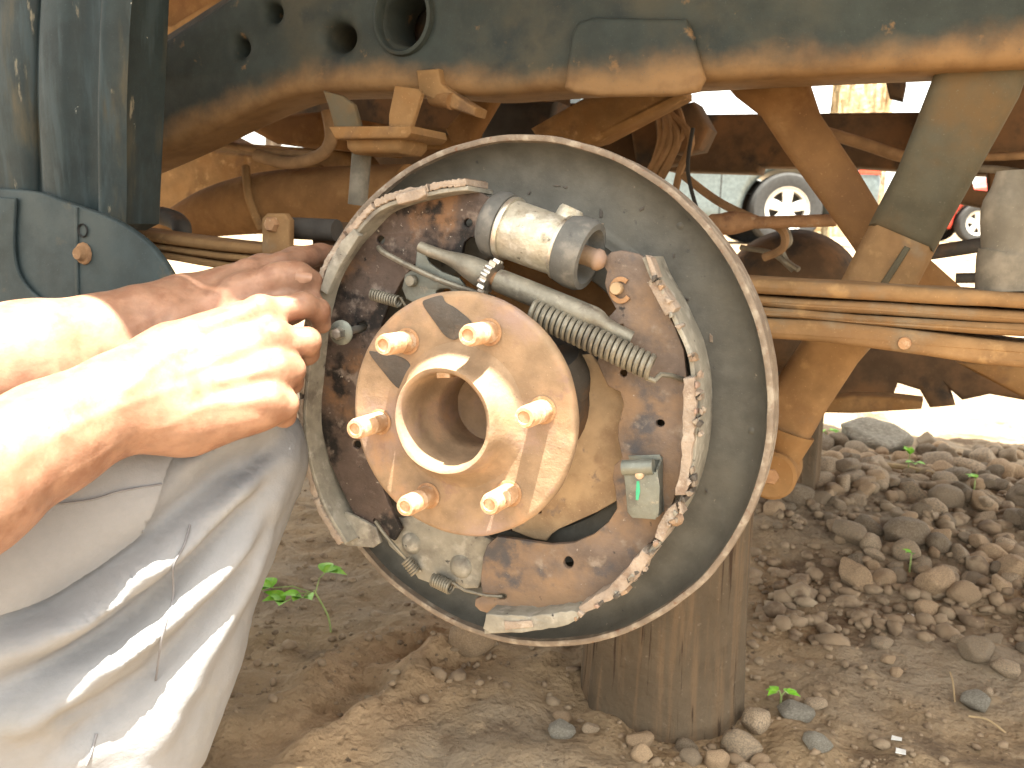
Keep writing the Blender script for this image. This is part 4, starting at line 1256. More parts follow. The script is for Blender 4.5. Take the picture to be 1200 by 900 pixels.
# ------------------------------------------------------------------ parked cars, wall and trees beyond
def car(name, ctr_px, dist, length_sign, lab, paint, wheel_r=.33, rot=None):
    """ctr_px: where the wheel nearest the picture's middle shows; the car is built round it"""
    d = ray(*ctr_px)
    p = CAM+d*(dist/d.y)
    zg = float(ground_h(p.x, p.y))
    root = empty(name, Matrix.Translation((p.x, p.y, zg)) @ Matrix.Rotation(rot or 0, 4, 'Z'), lab, 'car')
    # car runs along local x; wheel A at x=0, the other at length_sign*2.6; side faces -y
    sgn = length_sign
    W2 = 1.68
    def arch(cx, r, n=14): return [(cx+r*math.cos(math.pi-math.pi*i/n), .30+r*math.sin(math.pi*i/n)) for i in range(n+1)]
    prof = [(-.85, .35), (-.86, .62), (-.78, .80), (-.35, .93), (.15, .99), (1.05, 1.03), (2.3, 1.06), (3.05, 1.02), (3.42, .95), (3.50, .7), (3.46, .32)]
    low_ = [(-.43, .22)]+[(x, y) for x, y in arch(0, .40)]+[(.45, .20), (2.15, .20)]+arch(2.6, .40)+[(3.05, .24)]
    o = [(-.80, .24)]+low_+prof[::-1]
    o = [(x*sgn, y) for x, y in o]
    if sgn < 0: o = o[::-1]
    RX = Matrix(((1, 0, 0, 0), (0, 0, -1, 0), (0, 1, 0, 0), (0, 0, 0, 1)))
    body = obj('body', plate(o, W2, .09, z=.10, M=RX, res=4), paint, root)
    cab = [(.55, 1.0), (1.15, 1.42), (1.5, 1.50), (2.4, 1.50), (2.85, 1.36), (3.25, 1.0)]
    cb = [(x*sgn, y) for x, y in cab]
    obj('cabin', plate(cb if sgn > 0 else cb[::-1], W2-.24, .12, z=-.02, M=RX, res=4), paint, root)
    for w in ([(.80, 1.05), (1.25, 1.38), (1.85, 1.43), (1.85, 1.05)], [(1.92, 1.05), (1.92, 1.43), (2.4, 1.42), (2.7, 1.30), (2.92, 1.05)]):
        ww = [(x*sgn, y) for x, y in w]
        obj('window', plate(ww if sgn > 0 else ww[::-1], .03, .008, z=-.012, M=RX), M['carglass'], root)
    for x in (1.88, .62, 2.98):
        obj('door_gap', plate([(x*sgn-.006, .26), (x*sgn+.006, .26), (x*sgn+.006, 1.0), (x*sgn-.006, 1.0)], .012, .002, z=.104, M=RX), M['black'], root)
    obj('sill', plate([(.45*sgn, .16), (2.15*sgn, .16), (2.15*sgn, .24), (.45*sgn, .24)][::1 if sgn > 0 else -1], 1.6, .02, z=.06, M=RX), M['black'], root)
    obj('lamp', plate([(-.84*sgn, .66), (-.62*sgn, .66), (-.62*sgn, .80), (-.76*sgn, .78)][::1 if sgn > 0 else -1], .05, .01, z=.11, M=RX), M['lamp'], root)
    w0 = None
    for x in (0, 2.6):
        for y, fl in ((-.0, 1), (W2-.35, -1)):
            if w0 is None:
                w0 = bpy.data.objects.new('wheel', None)
                COL.objects.link(w0)
                w0.parent = root
                wr = wheel_r
                RW = Matrix.Rotation(math.radians(90), 4, 'X')
                obj('tyre', lathe([(.19, .10), (wr*.80, .115), (wr*.93, .11), (wr, .08), (wr, -.08), (wr*.93, -.10), (.19, -.10)], 48, RW), M['tyre'], w0)
                rim_ = lathe([(0, .06), (.05, .065), (.07, .055), (.07, .05)], 24, RW)
                ring = lathe([(.165, .02), (.168, .09), (.205, .105), (.208, .09), (.20, -.05)], 40, RW)
                obj('rim', join([rim_, ring]), M['alloy'], w0)
                sp = []
                for i in range(5):
                    a = 2*math.pi*i/5+.3
                    m_ = plate([(.03, -.035), (.175, -.055), (.175, .055), (.03, .035)], .03, .008, z=.085)
                    m_.transform(RW @ Matrix.Rotation(a, 4, 'Z'))
                    sp.append(obj('spoke', m_, M['alloy'], w0))
                obj('brake_disc', lathe([(0, .0), (.18, .0), (.18, -.02), (0, -.02)], 32, RW), M['axle'], w0)
                w = w0
            else:
                w = dup(w0, root)
            w.location = (x*sgn, y, wheel_r)
            w.rotation_euler = (0, 0, 0 if fl > 0 else math.pi)
    return root
car('parked_car', (918, 255), 8.4, -1, 'silver-blue car parked behind the truck, front wheel showing beyond the frame', M['silver'], .33)
car('parked_car', (1142, 266), 15.5, 1, 'small red car with a white wheel, parked far right beyond the truck', M['redcar'], .33)
# rough ochre wall at the yard's far side
def wall_block(px0, px1, dist, h, name, lab, seed):
    x0, x1 = ray(px0, 250), ray(px1, 250)
    a, b = CAM+x0*(dist/x0.y), CAM+x1*(dist/x1.y)
    n, m_ = 60, 20
    v, f = [], []
    for t_ in (0, 1):
        for j in range(m_+1):
            for i in range(n+1):
                s, q = i/n, j/m_
                hh = h*(1+.10*vnoise(np.array([s*9, seed, 0.])))
                x = a.x+(b.x-a.x)*s
                y = dist+t_*.5+.07*vnoise(np.array([s*30, q*10, seed+t_]))
                v.append((x, y, .38+hh*q))
    k = (n+1)*(m_+1)
    for t_ in (0, 1):
        for j in range(m_):
            for i in range(n):
                p = t_*k+j*(n+1)+i
                q = (p, p+1, p+n+2, p+n+1)
                f.append(q if t_ == 0 else q[::-1])
    for i in range(n):
        p = m_*(n+1)+i
        f.append((p, p+1, p+1+k, p+k))
    tag(obj(name, mk(v, f), M['wall']), lab, 'wall')
wall_block(972, 1034, 19, 4.1, 'garden_wall', 'tall broken ochre wall seen through the gap below the frame rail', 1.0)
wall_block(700, 1030, 24, 1.0, 'garden_wall', 'low ochre bank wall far behind the silver-blue car', 5.0)
def tree(x, y, h, lab, seed):
    rr = random.Random(seed)
    zg = float(ground_h(x, y))
    root = empty('shade_tree', Matrix.Translation((x, y, zg)), lab, 'tree', 'trees round the yard')
    pts = [(0, 0, -.2), (.05*h*.2, 0, h*.25), (.0, .1, h*.5), (.1, 0, h*.75)]
    obj('trunk', tube(cat_rom(pts, 4), [h*.035*(1-.7*i/12) for i in range(13)], 12), M['trunk'], root)
    for i in range(5):
        a = rr.uniform(0, 6.28)
        s = h*rr.uniform(.4, .6)
        e = (math.cos(a)*h*.25, math.sin(a)*h*.25, s+h*.22)
        obj('limb', tube([(0, .05, s), ((e[0])*.5, e[1]*.5, s+h*.14), e], [h*.014, h*.010, h*.004], 8), M['trunk'], root)
    v, f = [], []
    for c in range(34):
        cx, cy, cz = rr.gauss(0, h*.16), rr.gauss(0, h*.16), h*.72+rr.gauss(0, h*.12)
        for i in range(110):
            p = Vector((cx+rr.gauss(0, h*.05), cy+rr.gauss(0, h*.05), cz+rr.gauss(0, h*.04)))
            d = Vector((rr.gauss(0, 1), rr.gauss(0, 1), rr.gauss(0, 1))).normalized()*.11
            e = Vector((rr.gauss(0, 1), rr.gauss(0, 1), rr.gauss(0, .5))).normalized()*.06
            n0 = len(v)
            v += [p-d, p+e, p+d, p-e]
            f.append((n0, n0+1, n0+2, n0+3))
    obj('crown', mk(v, f), M['foliage'], root, False)
tree(-6.5, 24, 8, 'leafy tree beyond the yard on the left', 4)

# ------------------------------------------------------------------ the mechanic: one smooth body, grown from a distance field
def nets(D, o, h):
    """naive surface nets of the zero level of D"""
    s = D < 0
    nx, ny, nz = D.shape
    c = np.zeros((nx-1, ny-1, nz-1), int)
    for i in (0, 1):
        for j in (0, 1):
            for k in (0, 1):
                c += s[i:nx-1+i, j:ny-1+j, k:nz-1+k]
    act = (c > 0) & (c < 8)
    idx = -np.ones(act.shape, int)
    I = np.argwhere(act)
    idx[act] = np.arange(len(I))
    P = np.zeros((len(I), 3))
    W_ = np.zeros(len(I))
    cor = [(i, j, k) for i in (0, 1) for j in (0, 1) for k in (0, 1)]
    vals = {q: D[I[:, 0]+q[0], I[:, 1]+q[1], I[:, 2]+q[2]] for q in cor}
    for a in cor:
        for ax in range(3):
            if a[ax]: continue
            b = list(a)
            b[ax] = 1
            va, vb = vals[a], vals[tuple(b)]
            m_ = (va < 0) != (vb < 0)
            t = np.where(m_, va/np.where(m_, va-vb, 1), 0)
            q = np.repeat(np.array([a], float), len(I), 0)
            q[:, ax] += t
            P[m_] += q[m_]
            W_ += m_
    P = (I+P/np.maximum(W_, 1)[:, None])*h+o
    faces = []
    for ax in range(3):
        sl0 = [slice(1, -1)]*3
        sl0[ax] = slice(0, -1)
        sl1 = list(sl0)
        sl1[ax] = slice(1, None)
        a, b = s[tuple(sl0)], s[tuple(sl1)]
        e = np.argwhere(a != b)
        flip = a[a != b]
        off = np.ones(3, int)
        off[ax] = 0
        e = e+off
        u, w = [(1, 2), (2, 0), (0, 1)][ax]
        du, dw = np.zeros(3, int), np.zeros(3, int)
        du[u] = 1
        dw[w] = 1
        g = lambda q: idx[q[:, 0], q[:, 1], q[:, 2]]
        q = np.stack([g(e-du-dw), g(e-dw), g(e), g(e-du)], 1)
        q[~flip] = q[~flip][:, ::-1]
        faces.append(q[(q >= 0).all(1)])
    return P, np.concatenate(faces)
def sdf_mesh(prims, h, pad=.02):
    """prims: (a, b, ra, rb, k) tapered capsules joined with a smooth minimum"""
    A_ = np.array([[min(p[0][i]-p[2], p[1][i]-p[3]) for i in range(3)] for p in prims])
    B_ = np.array([[max(p[0][i]+p[2], p[1][i]+p[3]) for i in range(3)] for p in prims])
    o = A_.min(0)-pad
    n = np.ceil((B_.max(0)+pad-o)/h).astype(int)+1
    D = np.full(n, .05, np.float32)
    ax = [o[i]+np.arange(n[i])*h for i in range(3)]
    for (a, b, ra, rb, k), lo, hi in zip(prims, A_, B_):
        i0 = np.maximum(0, np.floor((lo-.03-o)/h).astype(int))
        i1 = np.minimum(n, np.ceil((hi+.03-o)/h).astype(int)+1)
        X, Y, Z = np.meshgrid(ax[0][i0[0]:i1[0]], ax[1][i0[1]:i1[1]], ax[2][i0[2]:i1[2]], indexing='ij')
        a, b = np.array(a), np.array(b)
        ba = b-a
        L2 = float(ba@ba)+1e-12
        t = np.clip(((X-a[0])*ba[0]+(Y-a[1])*ba[1]+(Z-a[2])*ba[2])/L2, 0, 1)
        d = np.sqrt((X-a[0]-t*ba[0])**2+(Y-a[1]-t*ba[1])**2+(Z-a[2]-t*ba[2])**2)-(ra+(rb-ra)*t)
        s_ = (slice(i0[0], i1[0]), slice(i0[1], i1[1]), slice(i0[2], i1[2]))
        c = D[s_]
        if k < 0:                             # carve
            hh = np.maximum(-k-np.abs(c+d), 0)/-k
            D[s_] = np.maximum(c, -d)+hh*hh*(-k)*.25
        else:
            hh = np.maximum(k-np.abs(c-d), 0)/k
            D[s_] = np.minimum(c, d)-hh*hh*k*.25
    return nets(D, o, h)
def bulk(v, f, name, mt, parent, smooth=True):
    me = bpy.data.meshes.new(name)
    me.vertices.add(len(v))
    me.vertices.foreach_set('co', np.asarray(v, float).ravel())
    me.loops.add(len(f)*4)
    me.loops.foreach_set('vertex_index', np.asarray(f).ravel())
    me.polygons.add(len(f))
    me.polygons.foreach_set('loop_start', np.arange(len(f))*4)
    me.update(calc_edges=True)
    me.validate()
    return obj(name, me, mt, parent, smooth, 0)
def relax(v, f, it=2, lam=.5):
    v = np.array(v)
    e = np.concatenate([f[:, [0, 1]], f[:, [1, 2]], f[:, [2, 3]], f[:, [3, 0]]])
    deg = np.bincount(e[:, 0], minlength=len(v))+np.bincount(e[:, 1], minlength=len(v))
    for _ in range(it):
        s = np.zeros_like(v)
        for c in range(3):
            s[:, c] = np.bincount(e[:, 0], v[e[:, 1], c], len(v))+np.bincount(e[:, 1], v[e[:, 0], c], len(v))
        v += lam*(s/np.maximum(deg, 1)[:, None]-v)
    return v
def P(px, py, z): return np.array(pt(px, py, z))
def chain(pts, k=.008): return [(pts[i][0], pts[i+1][0], pts[i][1], pts[i+1][1], k) for i in range(len(pts)-1)]

def ridge(v, nrm, pts, w, amp, z_sel=None):
    """push cloth out (or in) along a fold line given as world points"""
    q = np.array(cat_rom([tuple(p) for p in pts], 8))
    best = np.full(len(v), 1e9)
    tt = np.zeros(len(v))
    for i in range(len(q)-1):
        a, ba = q[i], q[i+1]-q[i]
        t = np.clip(((v-a)@ba)/(ba@ba+1e-12), 0, 1)
        d = np.linalg.norm(v-a-t[:, None]*ba, axis=1)
        m_ = d < best
        best[m_], tt[m_] = d[m_], (i+t[m_])/(len(q)-1)
    fall = np.clip(np.minimum(tt, 1-tt)*5, 0, 1)
    fall = .15+.85*fall
    return v+nrm*(amp*np.exp(-(best/w)**2)*fall)[:, None]
def normals(v, f):
    n = np.cross(v[f[:, 2]]-v[f[:, 0]], v[f[:, 3]]-v[f[:, 1]])
    r = np.zeros_like(v)
    for k in range(4):
        for c in range(3): r[:, c] += np.bincount(f[:, k], n[:, c], len(v))
    return r/np.maximum(np.linalg.norm(r, axis=1), 1e-12)[:, None]
def project(v):
    d = v-np.array(CAM)
    R_ = np.array([cr_[:], cu_[:], fw[:]])
    c = d@R_.T
    return 600+F*c[:, 0]/c[:, 2], 450-F*c[:, 1]/c[:, 2], c[:, 2]
def on_skin(pxs, vv, nn):
    """points of a line drawn on a surface: the nearest surface point seen along each line of sight"""
    X, Y, Zc = project(vv)
    out = []
    face = ((vv-np.array(CAM))*nn).sum(1) < 0
    for x, y in pxs:
        d = (X-x)**2+(Y-y)**2+np.where(face, 0, 1e9)
        c = np.where(d < 60)[0]
        if len(c) == 0: c = np.array([np.argmin(d)])
        out.append(vv[c[np.argmin(Zc[c])]])
    return out
def on_leg(pxs): return on_skin(pxs, tv, tn)
person = empty('person', Matrix.Translation((-.42, .80, 0)), 'man in pale grey work clothes squatting with both bare hands on the brake', 'person')
PI_ = person.matrix_world.inverted()
PO = np.array((-.42, .80, 0))
prim = []
# near (right) forearm and hand
prim += chain([(P(-150, 655, .50), .042), (P(-40, 574, .545), .0385), (P(60, 514, .590), .0335), (P(130, 478, .622), .0290), (P(175, 458, .640), .0270)], .02)
prim += [(P(-40, 556, .55), P(80, 494, .605), .027, .024, .02)]
w1, w2 = P(185, 432, .655), P(205, 488, .645)
prim += [(P(150, 455, .635), w1, .024, .022, .02), (P(150, 474, .632), w2, .024, .023, .02), (w1, w2, .022, .024, .02)]
mcp = [P(308, 369, .690), P(324, 400, .682), P(328, 437, .672), P(320, 474, .664)]
mr = [.0128, .0132, .0122, .0118]
wr = [P(205, 405, .662), P(205, 440, .655), P(205, 462, .650), P(210, 484, .648)]
for i in range(4):
    prim.append((wr[i], mcp[i], .0185, mr[i]*1.12, .014))
prim += [(P(225, 400, .69), P(300, 380, .71), .018, .015, .015), (P(230, 500, .655), P(300, 482, .665), .0185, .015, .015), (P(215, 450, .68), P(300, 430, .69), .022, .018, .02)]
fing = [[(mcp[0], .0128), (P(356, 357, .702), .0095), (P(373, 364, .715), .0086), (P(377, 380, .727), .0076)],
        [(mcp[1], .0130), (P(360, 400, .690), .0100), (P(361, 414, .706), .0088), (P(349, 422, .722), .0080)],
        [(mcp[2], .0122), (P(341, 433, .678), .0105), (P(341, 448, .694), .0090), (P(330, 452, .712), .0080)],
        [(mcp[3], .0116), (P(334, 474, .668), .0100), (P(333, 487, .682), .0086), (P(322, 488, .698), .0078)]]
for fg in fing: prim += chain(fg, .005)
for q, r in ((mcp[0], .0105), (mcp[1], .0112), (mcp[2], .0102), (mcp[3], .0100)):      # knuckles
    q2 = q+np.array(cam2w(Vector((0, .004, -.008))))
    prim.append((q2, q2, r, r, .008))
for i in range(4):                            # tendons over the back of the hand
    off = np.array(cam2w(Vector((0, .004, -.0125))))
    prim.append((wr[i]*.6+mcp[i]*.4+off*1.1, mcp[i]+off*.9, .0032, .0040, .007))
# near thumb: under the hand, gripping the shoe's edge from behind
prim += chain([(P(232, 418, .685), .0175), (P(290, 378, .715), .0145), (P(335, 362, .735), .0118), (P(366, 356, .748), .0098)], .012)
# far (left) forearm and hand
prim += chain([(P(-170, 470, .60), .045), (P(-60, 440, .625), .044), (P(40, 418, .655), .0375), (P(120, 397, .690), .031), (P(180, 377, .715), .027)], .02)
v1, v2 = P(205, 358, .735), P(215, 385, .72)
prim += [(P(170, 372, .712), v1, .023, .019, .016), (P(170, 385, .71), v2, .023, .019, .016), (v1, v2, .019, .019, .016)]
mc2 = [P(290, 325, .752), P(305, 318, .772), P(310, 322, .792), P(305, 330, .806)]
wq = [P(222, 352, .738), P(222, 348, .752), P(222, 352, .765), P(222, 360, .772)]
for i in range(4):
    prim.append((wq[i], mc2[i], .0175, .0128, .014))
f2 = [[(mc2[0], .0118), (P(330, 309, .772), .0096), (P(362, 302, .800), .0086), (P(384, 300, .823), .0076)],
      [(mc2[1], .0120), (P(345, 303, .795), .0098), (P(375, 297, .820), .0086), (P(392, 297, .838), .0076)],
      [(mc2[2], .0115), (P(345, 310, .812), .0095), (P(372, 306, .835), .0084), (P(388, 305, .85), .0075)],
      [(mc2[3], .0105), (P(336, 322, .822), .0086), (P(358, 320, .84), .0076), (P(372, 318, .852), .0068)]]
for fg in f2: prim += chain(fg, .005)
for q in mc2: prim.append((q+np.array((0, 0, .004)), q+np.array((0, 0, .004)), .0102, .0102, .007))
prim += chain([(P(235, 368, .725), .016), (P(285, 342, .733), .0135), (P(326, 325, .735), .0108), (P(348, 324, .742), .0104), (P(366, 329, .752), .0090)], .010)
v, f = sdf_mesh(prim, .0016)
v = relax(v, f, 3, .45)
nv = normals(v, f)
veins = [([(215, 408), (255, 392), (300, 372)], 0.0040, 0.00080), ([(215, 432), (262, 416), (312, 404)], 0.0040, 0.00090), ([(218, 456), (268, 444), (318, 436)], 0.0037, 0.00080), ([(222, 480), (270, 474), (312, 472)], 0.0037, 0.00065),
         ([(20, 545), (90, 500), (160, 468), (225, 446), (262, 426)], 0.0037, 0.00080), ([(60, 575), (130, 535), (200, 503), (250, 470), (285, 455)], 0.0035, 0.00070), ([(140, 470), (190, 420), (240, 385)], 0.0035, 0.00065),
         ([(235, 405), (285, 386), (305, 380)], 0.0063, -0.00060), ([(240, 430), (300, 418), (318, 417)], 0.0075, -0.00090), ([(250, 460), (300, 452), (320, 454)], 0.0075, -0.00090),
         ([(235, 345), (270, 330), (300, 318)], 0.0044, 0.00075), ([(150, 385), (200, 360), (250, 345)], 0.0037, 0.00070),
         ([(351, 346), (360, 352), (364, 364)], 0.0015, -0.00045), ([(346, 346), (354, 353), (357, 366)], 0.0015, -0.00040), ([(368, 353), (374, 358), (373, 372)], 0.0014, -0.00040), ([(352, 391), (358, 398), (358, 408)], 0.0015, -0.00045), ([(344, 390), (350, 396), (350, 408)], 0.0015, -0.00040),
         ([(334, 426), (340, 432), (340, 444)], 0.0015, -0.00045), ([(300, 350), (308, 360), (312, 380)], 0.0018, -0.00035), ([(316, 386), (324, 396), (326, 410)], 0.0018, -0.00035), ([(340, 312), (346, 322), (344, 334)], 0.0015, -0.00040), ([(334, 313), (339, 323), (338, 334)], 0.0015, -0.00035)]
for line, w, amp in veins:
    v = ridge(v, nv, on_skin(line, v, nv), w, amp)
v = v+nv*(.00018*fbm(v*110, 2)+.0006*fbm(v*26, 2))[:, None]
arms = (v, f)
# the rest of the body: torso, neck, head with a face, upper arms, legs
hipc = np.array((-.76, .58, .22))
sh_n, sh_f = np.array((-.66, .38, .66)), np.array((-.66, .70, .68))
el_n, el_f = P(-150, 655, .50), P(-170, 470, .60)
chest, neck = np.array((-.67, .54, .62)), np.array((-.62, .54, .76))
head = np.array((-.59, .54, .88))
bp_ = [(hipc, chest, .13, .15, .05), (sh_n, sh_f, .075, .075, .06), (chest, neck, .10, .055, .05), (neck, head, .052, .055, .03),
       (head+np.array((-.015, 0, .035)), head+np.array((-.01, 0, .04)), .092, .092, .03), (head+np.array((.035, 0, -.03)), head+np.array((.045, 0, -.035)), .055, .05, .03),
       (head+np.array((.085, 0, .02)), head+np.array((.108, 0, -.012)), .010, .017, .012), (head+np.array((.083, -.02, -.045)), head+np.array((.083, .02, -.045)), .011, .011, .008),
       (head+np.array((.0, -.088, .0)), head+np.array((-.008, -.094, .03)), .012, .016, .008), (head+np.array((.0, .088, .0)), head+np.array((-.008, .094, .03)), .012, .016, .008),
       (head+np.array((.075, -.035, .045)), head+np.array((.075, .035, .045)), .016, .016, .015)]
bp_ += chain([(sh_n, .056), ((sh_n+el_n)/2, .05), (el_n, .044)], .03)+chain([(sh_f, .056), ((sh_f+el_f)/2, .05), (el_f, .044)], .03)
kn_n, kn_f = P(250, 556, .765), P(60, 560, 1.05)
an_n, an_f = np.array((-.44, .70, .07)), np.array((-.66, .95, .07))
for kn, an_, hp in ((kn_n, an_n, hipc+np.array((0, -.09, 0))), (kn_f, an_f, hipc+np.array((0, .12, 0)))):
    bp_ += chain([(hp, .075), (kn, .036)], .04)+chain([(kn, .036), ((kn+an_)/2, .04), (an_, .034)], .04)
    bp_ += chain([(an_+np.array((-.05, 0, -.03)), .032), (an_+np.array((.10, 0, -.038)), .027), (an_+np.array((.16, 0, -.04)), .022)], .02)
v2_, f2_ = sdf_mesh(bp_, .0075)
v2_ = relax(v2_, f2_, 1, .4)
allv = np.concatenate([arms[0], v2_])-PO
allf = np.concatenate([arms[1], f2_+len(arms[0])])
body = bulk(allv, allf, 'body', M['skin'], person)
def small(name, me, mt, par=body):
    me.transform(Matrix.Translation(-Vector(PO)))
    return obj(name, me, M[mt], par)
for sgn in (-1, 1):
    small('eye', lathe([(0, .012), (.006, .0105), (.0105, .006), (.012, 0), (.0105, -.006), (0, -.012)], 16, Matrix.Translation(Vector(head)+Vector((.078, .032*sgn, .026))) @ Matrix.Rotation(math.radians(90), 4, 'Y')), 'nail')
hv, hf = sdf_mesh([(head+np.array((-.022, 0, .042)), head+np.array((-.02, 0, .05)), .094, .094, .02)], .006)
hv = hv[:]
small_o = bulk(hv-PO, hf, 'hair', M['hair'], person)
# nails
def nail(p, d, upv, w=.0095, l=.011):
    d, upv = Vector(d).normalized(), Vector(upv)
    x = d.cross(upv).normalized()
    z_ = x.cross(d)
    vs, fs = [], []
    for i in range(6):
        for j in range(7):
            u_, s = (j/6-.5)*2, i/5
            ww = w*.5*(1-.35*max(0, s-.6)/.4*abs(u_)**2)
            q = Vector(p)+d*(l*(s-.5))*(1-.12*u_*u_)+x*(u_*ww)-z_*(u_*u_*w*.28)+z_*.0006
            vs.append(q)
    for i in range(5):
        for j in range(6):
            a = i*7+j
            fs.append((a, a+1, a+8, a+7))
    return small('fingernail', mk(vs, fs), 'nail')
tw = cam2w(Vector((0, 0, -1)))
nail(P(356, 322, .7315), P(368, 328, .748)-P(340, 322, .738), tw+cam2w(Vector((-.1, .35, 0))), .0125, .014)
nail(P(381, 370, .7135), P(380, 382, .727)-P(376, 358, .710), tw+cam2w(Vector((.9, .4, 0))), .0095, .011)

# clothing: trouser legs and a draped coat, one cloth skin each
hn = hipc+np.array((0, -.09, 0))
tr = []
tr += chain([(hn, .105), (P(10, 645, .72), .105), (P(160, 592, .745), .086), (P(262, 548, .765), .055), (P(276, 532, .768), .048)], .035)
tr += chain([(P(278, 530, .768), .046), (P(236, 640, .765), .054), (P(180, 760, .755), .066), (P(138, 860, .745), .066), (P(100, 980, .74), .06), (tuple(an_n+np.array((0, 0, .02))), .052)], .035)
tr += [(P(50, 745, .71), P(160, 700, .735), .085, .060, .05), (P(-20, 820, .70), P(110, 810, .73), .085, .066, .05), (hn, P(-10, 800, .70), .09, .08, .06)]
hf_ = hipc+np.array((0, .12, 0))
tr += chain([(hf_, .10), ((hf_+kn_f)/2, .085), (kn_f, .062)], .03)+chain([(kn_f, .06), ((kn_f+an_f)/2, .06), (an_f+np.array((0, 0, .02)), .05)], .03)
tr += [(hipc+np.array((0, -.06, .02)), hipc+np.array((0, .08, .02)), .135, .135, .05)]
tv, tf = sdf_mesh(tr, .0042)
tv = relax(tv, tf, 3, .5)
tn = normals(tv, tf)
folds = [([(340, 505), (270, 555), (215, 605), (150, 650), (60, 700), (-40, 735)], .012, -.016),
         ([(345, 520), (285, 580), (225, 632), (160, 680), (70, 735), (-40, 785)], .013, .020),
         ([(343, 540), (290, 605), (225, 668), (150, 730), (60, 785), (-40, 825)], .011, -.016),
         ([(340, 560), (285, 640), (215, 712), (130, 775), (40, 840), (-20, 860)], .014, .018),
         ([(332, 590), (295, 665), (235, 740), (150, 825), (60, 895)], .011, -.013),
         ([(322, 620), (280, 700), (225, 800), (180, 890)], .014, .010),
         ([(335, 490), (270, 525), (215, 550)], .008, .010), ([(325, 520), (280, 550), (235, 595)], .006, -.010), ([(300, 545), (262, 580), (215, 612), (180, 640)], .005, .008),
         ([(150, 690), (100, 720), (50, 738)], .008, .010), ([(200, 660), (160, 672), (120, 690)], .005, .009), ([(200, 690), (150, 715), (110, 722)], .005, -.008),
         ([(195, 735), (140, 765), (80, 790)], .007, .008), ([(170, 790), (110, 830), (60, 850)], .007, -.008)]
for line, w, amp in folds:
    tv = ridge(tv, tn, on_leg(line), w, amp)
tv += tn*(.0022*fbm(tv*np.array([22, 22, 9]), 3)+.0008*fbm(tv*70, 2))[:, None]
tv = relax(tv, tf, 1, .4)
trousers = bulk(tv-PO, tf, 'trousers', M['cloth'], person)
tn = normals(tv, tf)
# coat tail thrown over the thigh: the cloth skin under it, lifted clear, with its own hem
X, Y, Zc = project(tv)
hem = cat_rom([(-200, 800), (-40, 742), (0, 722), (60, 695), (110, 668), (150, 640), (172, 612), (188, 592), (200, 565), (212, 545), (236, 540)], 6)+[(236, 536), (200, 520), (150, 480), (-40, 480), (-300, 560)]
HX, HY = np.array([p[0] for p in hem]), np.array([p[1] for p in hem])
inn = np.zeros(len(tv), bool)
for i in range(len(hem)):
    x0, y0, x1, y1 = HX[i], HY[i], HX[i-1], HY[i-1]
    if y0 == y1: continue
    m_ = ((y0 > Y) != (y1 > Y)) & (X < (x1-x0)*(Y-y0)/(y1-y0)+x0)
    inn ^= m_
face = ((tv-np.array(CAM))*tn).sum(1) < .02
sel = inn & face & (Zc < .80)
keep = sel[tf].all(1)
kf_ = tf[keep]
lab_ = np.arange(len(tv))                     # keep the largest connected patch only
for _ in range(4000):
    m_ = lab_[kf_].min(1)
    old = lab_.copy()
    for c in range(4): np.minimum.at(lab_, kf_[:, c], m_)
    lab_ = lab_[lab_]
    if (lab_ == old).all(): break
fl = lab_[kf_[:, 0]]
keep_ = fl == np.bincount(fl).argmax()
kf_ = kf_[keep_]
used = np.unique(kf_)
mp = -np.ones(len(tv), int)
mp[used] = np.arange(len(used))
cv_ = tv[used]
cf_ = mp[kf_]
cv_ = relax(cv_, cf_, 12, .5)
cn_ = normals(cv_, cf_)
cv_ = cv_+cn_*(.011+.003*fbm(cv_*14, 2))[:, None]
ec = {}
for q in cf_:
    for c in range(4):
        e_ = tuple(sorted((int(q[c]), int(q[(c+1) % 4]))))
        ec[e_] = ec.get(e_, 0)+1
be = np.array([e_ for e_, c in ec.items() if c == 1])
nb = np.bincount(be.ravel(), minlength=len(cv_))
for _ in range(25):                           # an even hem
    s_ = np.zeros_like(cv_)
    for c in range(3): s_[:, c] = np.bincount(be[:, 0], cv_[be[:, 1], c], len(cv_))+np.bincount(be[:, 1], cv_[be[:, 0], c], len(cv_))
    m_ = nb > 0
    cv_[m_] += .5*(s_[m_]/nb[m_][:, None]-cv_[m_])
cv_ = relax(cv_, cf_, 2, .3)
fn_ = normals(cv_, cf_)
bk = cv_-fn_*.0035
nn_ = len(cv_)
side_f = []
bset = {tuple(e_) for e_ in be.tolist()}
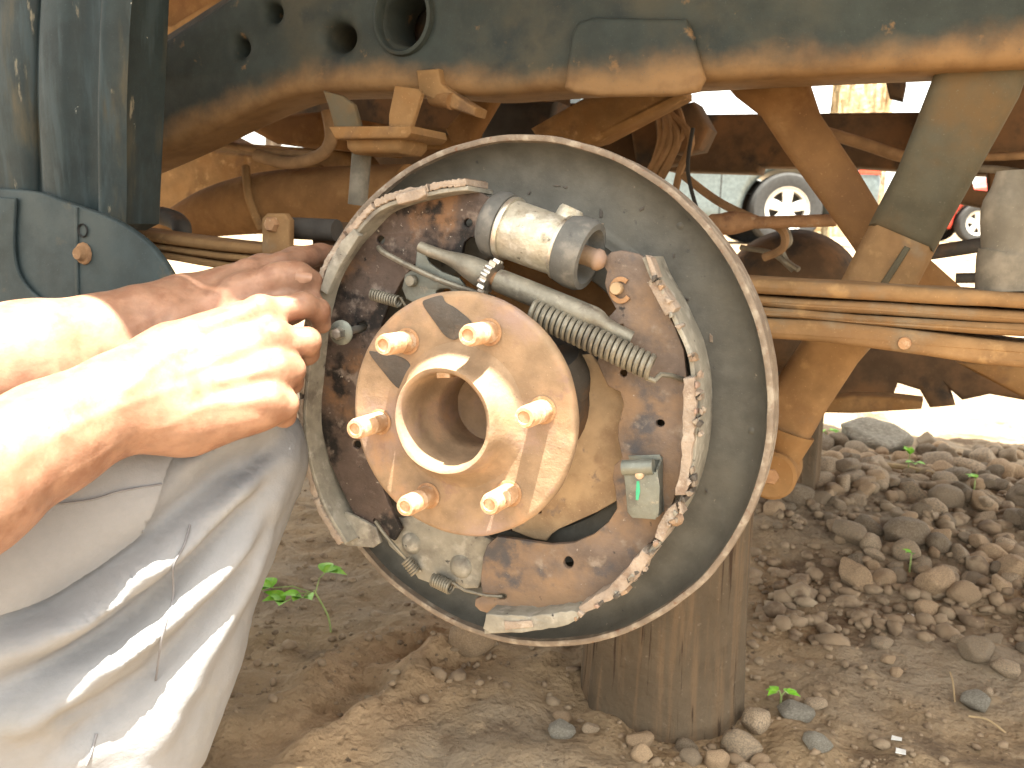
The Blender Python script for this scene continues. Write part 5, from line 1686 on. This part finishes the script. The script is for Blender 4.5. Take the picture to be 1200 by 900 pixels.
for q in cf_:
    for c in range(4):
        a_, b_ = int(q[c]), int(q[(c+1) % 4])
        if tuple(sorted((a_, b_))) in bset: side_f.append((b_, a_, a_+nn_, b_+nn_))
me = bpy.data.meshes.new('coat_tail')
me.from_pydata([tuple(p) for p in np.concatenate([cv_, bk])-PO], [], [tuple(int(i) for i in q) for q in cf_]+[tuple(int(i)+nn_ for i in q[::-1]) for q in cf_]+side_f)
me.update()
obj('coat_tail', me, M['cloth'], person, True, 70)
def seam(line, name='seam', lift=.0015, r=.0009):
    q = on_leg(line)
    q = cat_rom([tuple(p) for p in q], 6)
    q = [Vector(p)+tw*lift for p in q]
    return small(name, tube(q, r, 6), 'seam', trousers)
seam([(226, 612), (222, 640), (208, 665), (200, 700), (196, 740), (185, 790)])
seam([(115, 852), (111, 880), (108, 900)])
cn_ = normals(cv_, cf_)
q = cat_rom([tuple(p) for p in on_skin([(70, 590), (110, 578), (150, 571), (200, 567)], cv_, cn_)], 6)
small('seam', tube([Vector(p)+tw*.002 for p in q], .0008, 6), 'seam', trousers)
# coat body and sleeves
ct = [(hipc+np.array((0, 0, .06)), chest, .150, .168, .05), (sh_n, sh_f, .088, .088, .06), (chest, chest+np.array((.02, 0, .09)), .13, .09, .05)]
ct += chain([(sh_n, .070), ((sh_n+el_n)/2, .063), (el_n+(sh_n-el_n)*.12, .058)], .03)+chain([(sh_f, .070), ((sh_f+el_f)/2, .063), (el_f+(sh_f-el_f)*.12, .058)], .03)
kv, kf = sdf_mesh(ct, .0075)
kv = kv+normals(kv, kf)*(.006*fbm(kv*9, 3))[:, None]
bulk(kv-PO, kf, 'coat', M['cloth'], person)
for an_ in (an_n, an_f):
    bv, bf = sdf_mesh(chain([(an_+np.array((-.055, 0, -.032)), .040), (an_+np.array((.05, 0, -.034)), .038), (an_+np.array((.165, 0, -.040)), .030)], .02)+chain([(an_+np.array((-.01, 0, 0)), .046), (an_+np.array((-.01, 0, .05)), .044)], .03), .0065)
    bv[:, 2] = np.maximum(bv[:, 2], gz(an_[0], an_[1])+.001)
    bulk(bv-PO, bf, 'boot', M['shoeleather'], person)
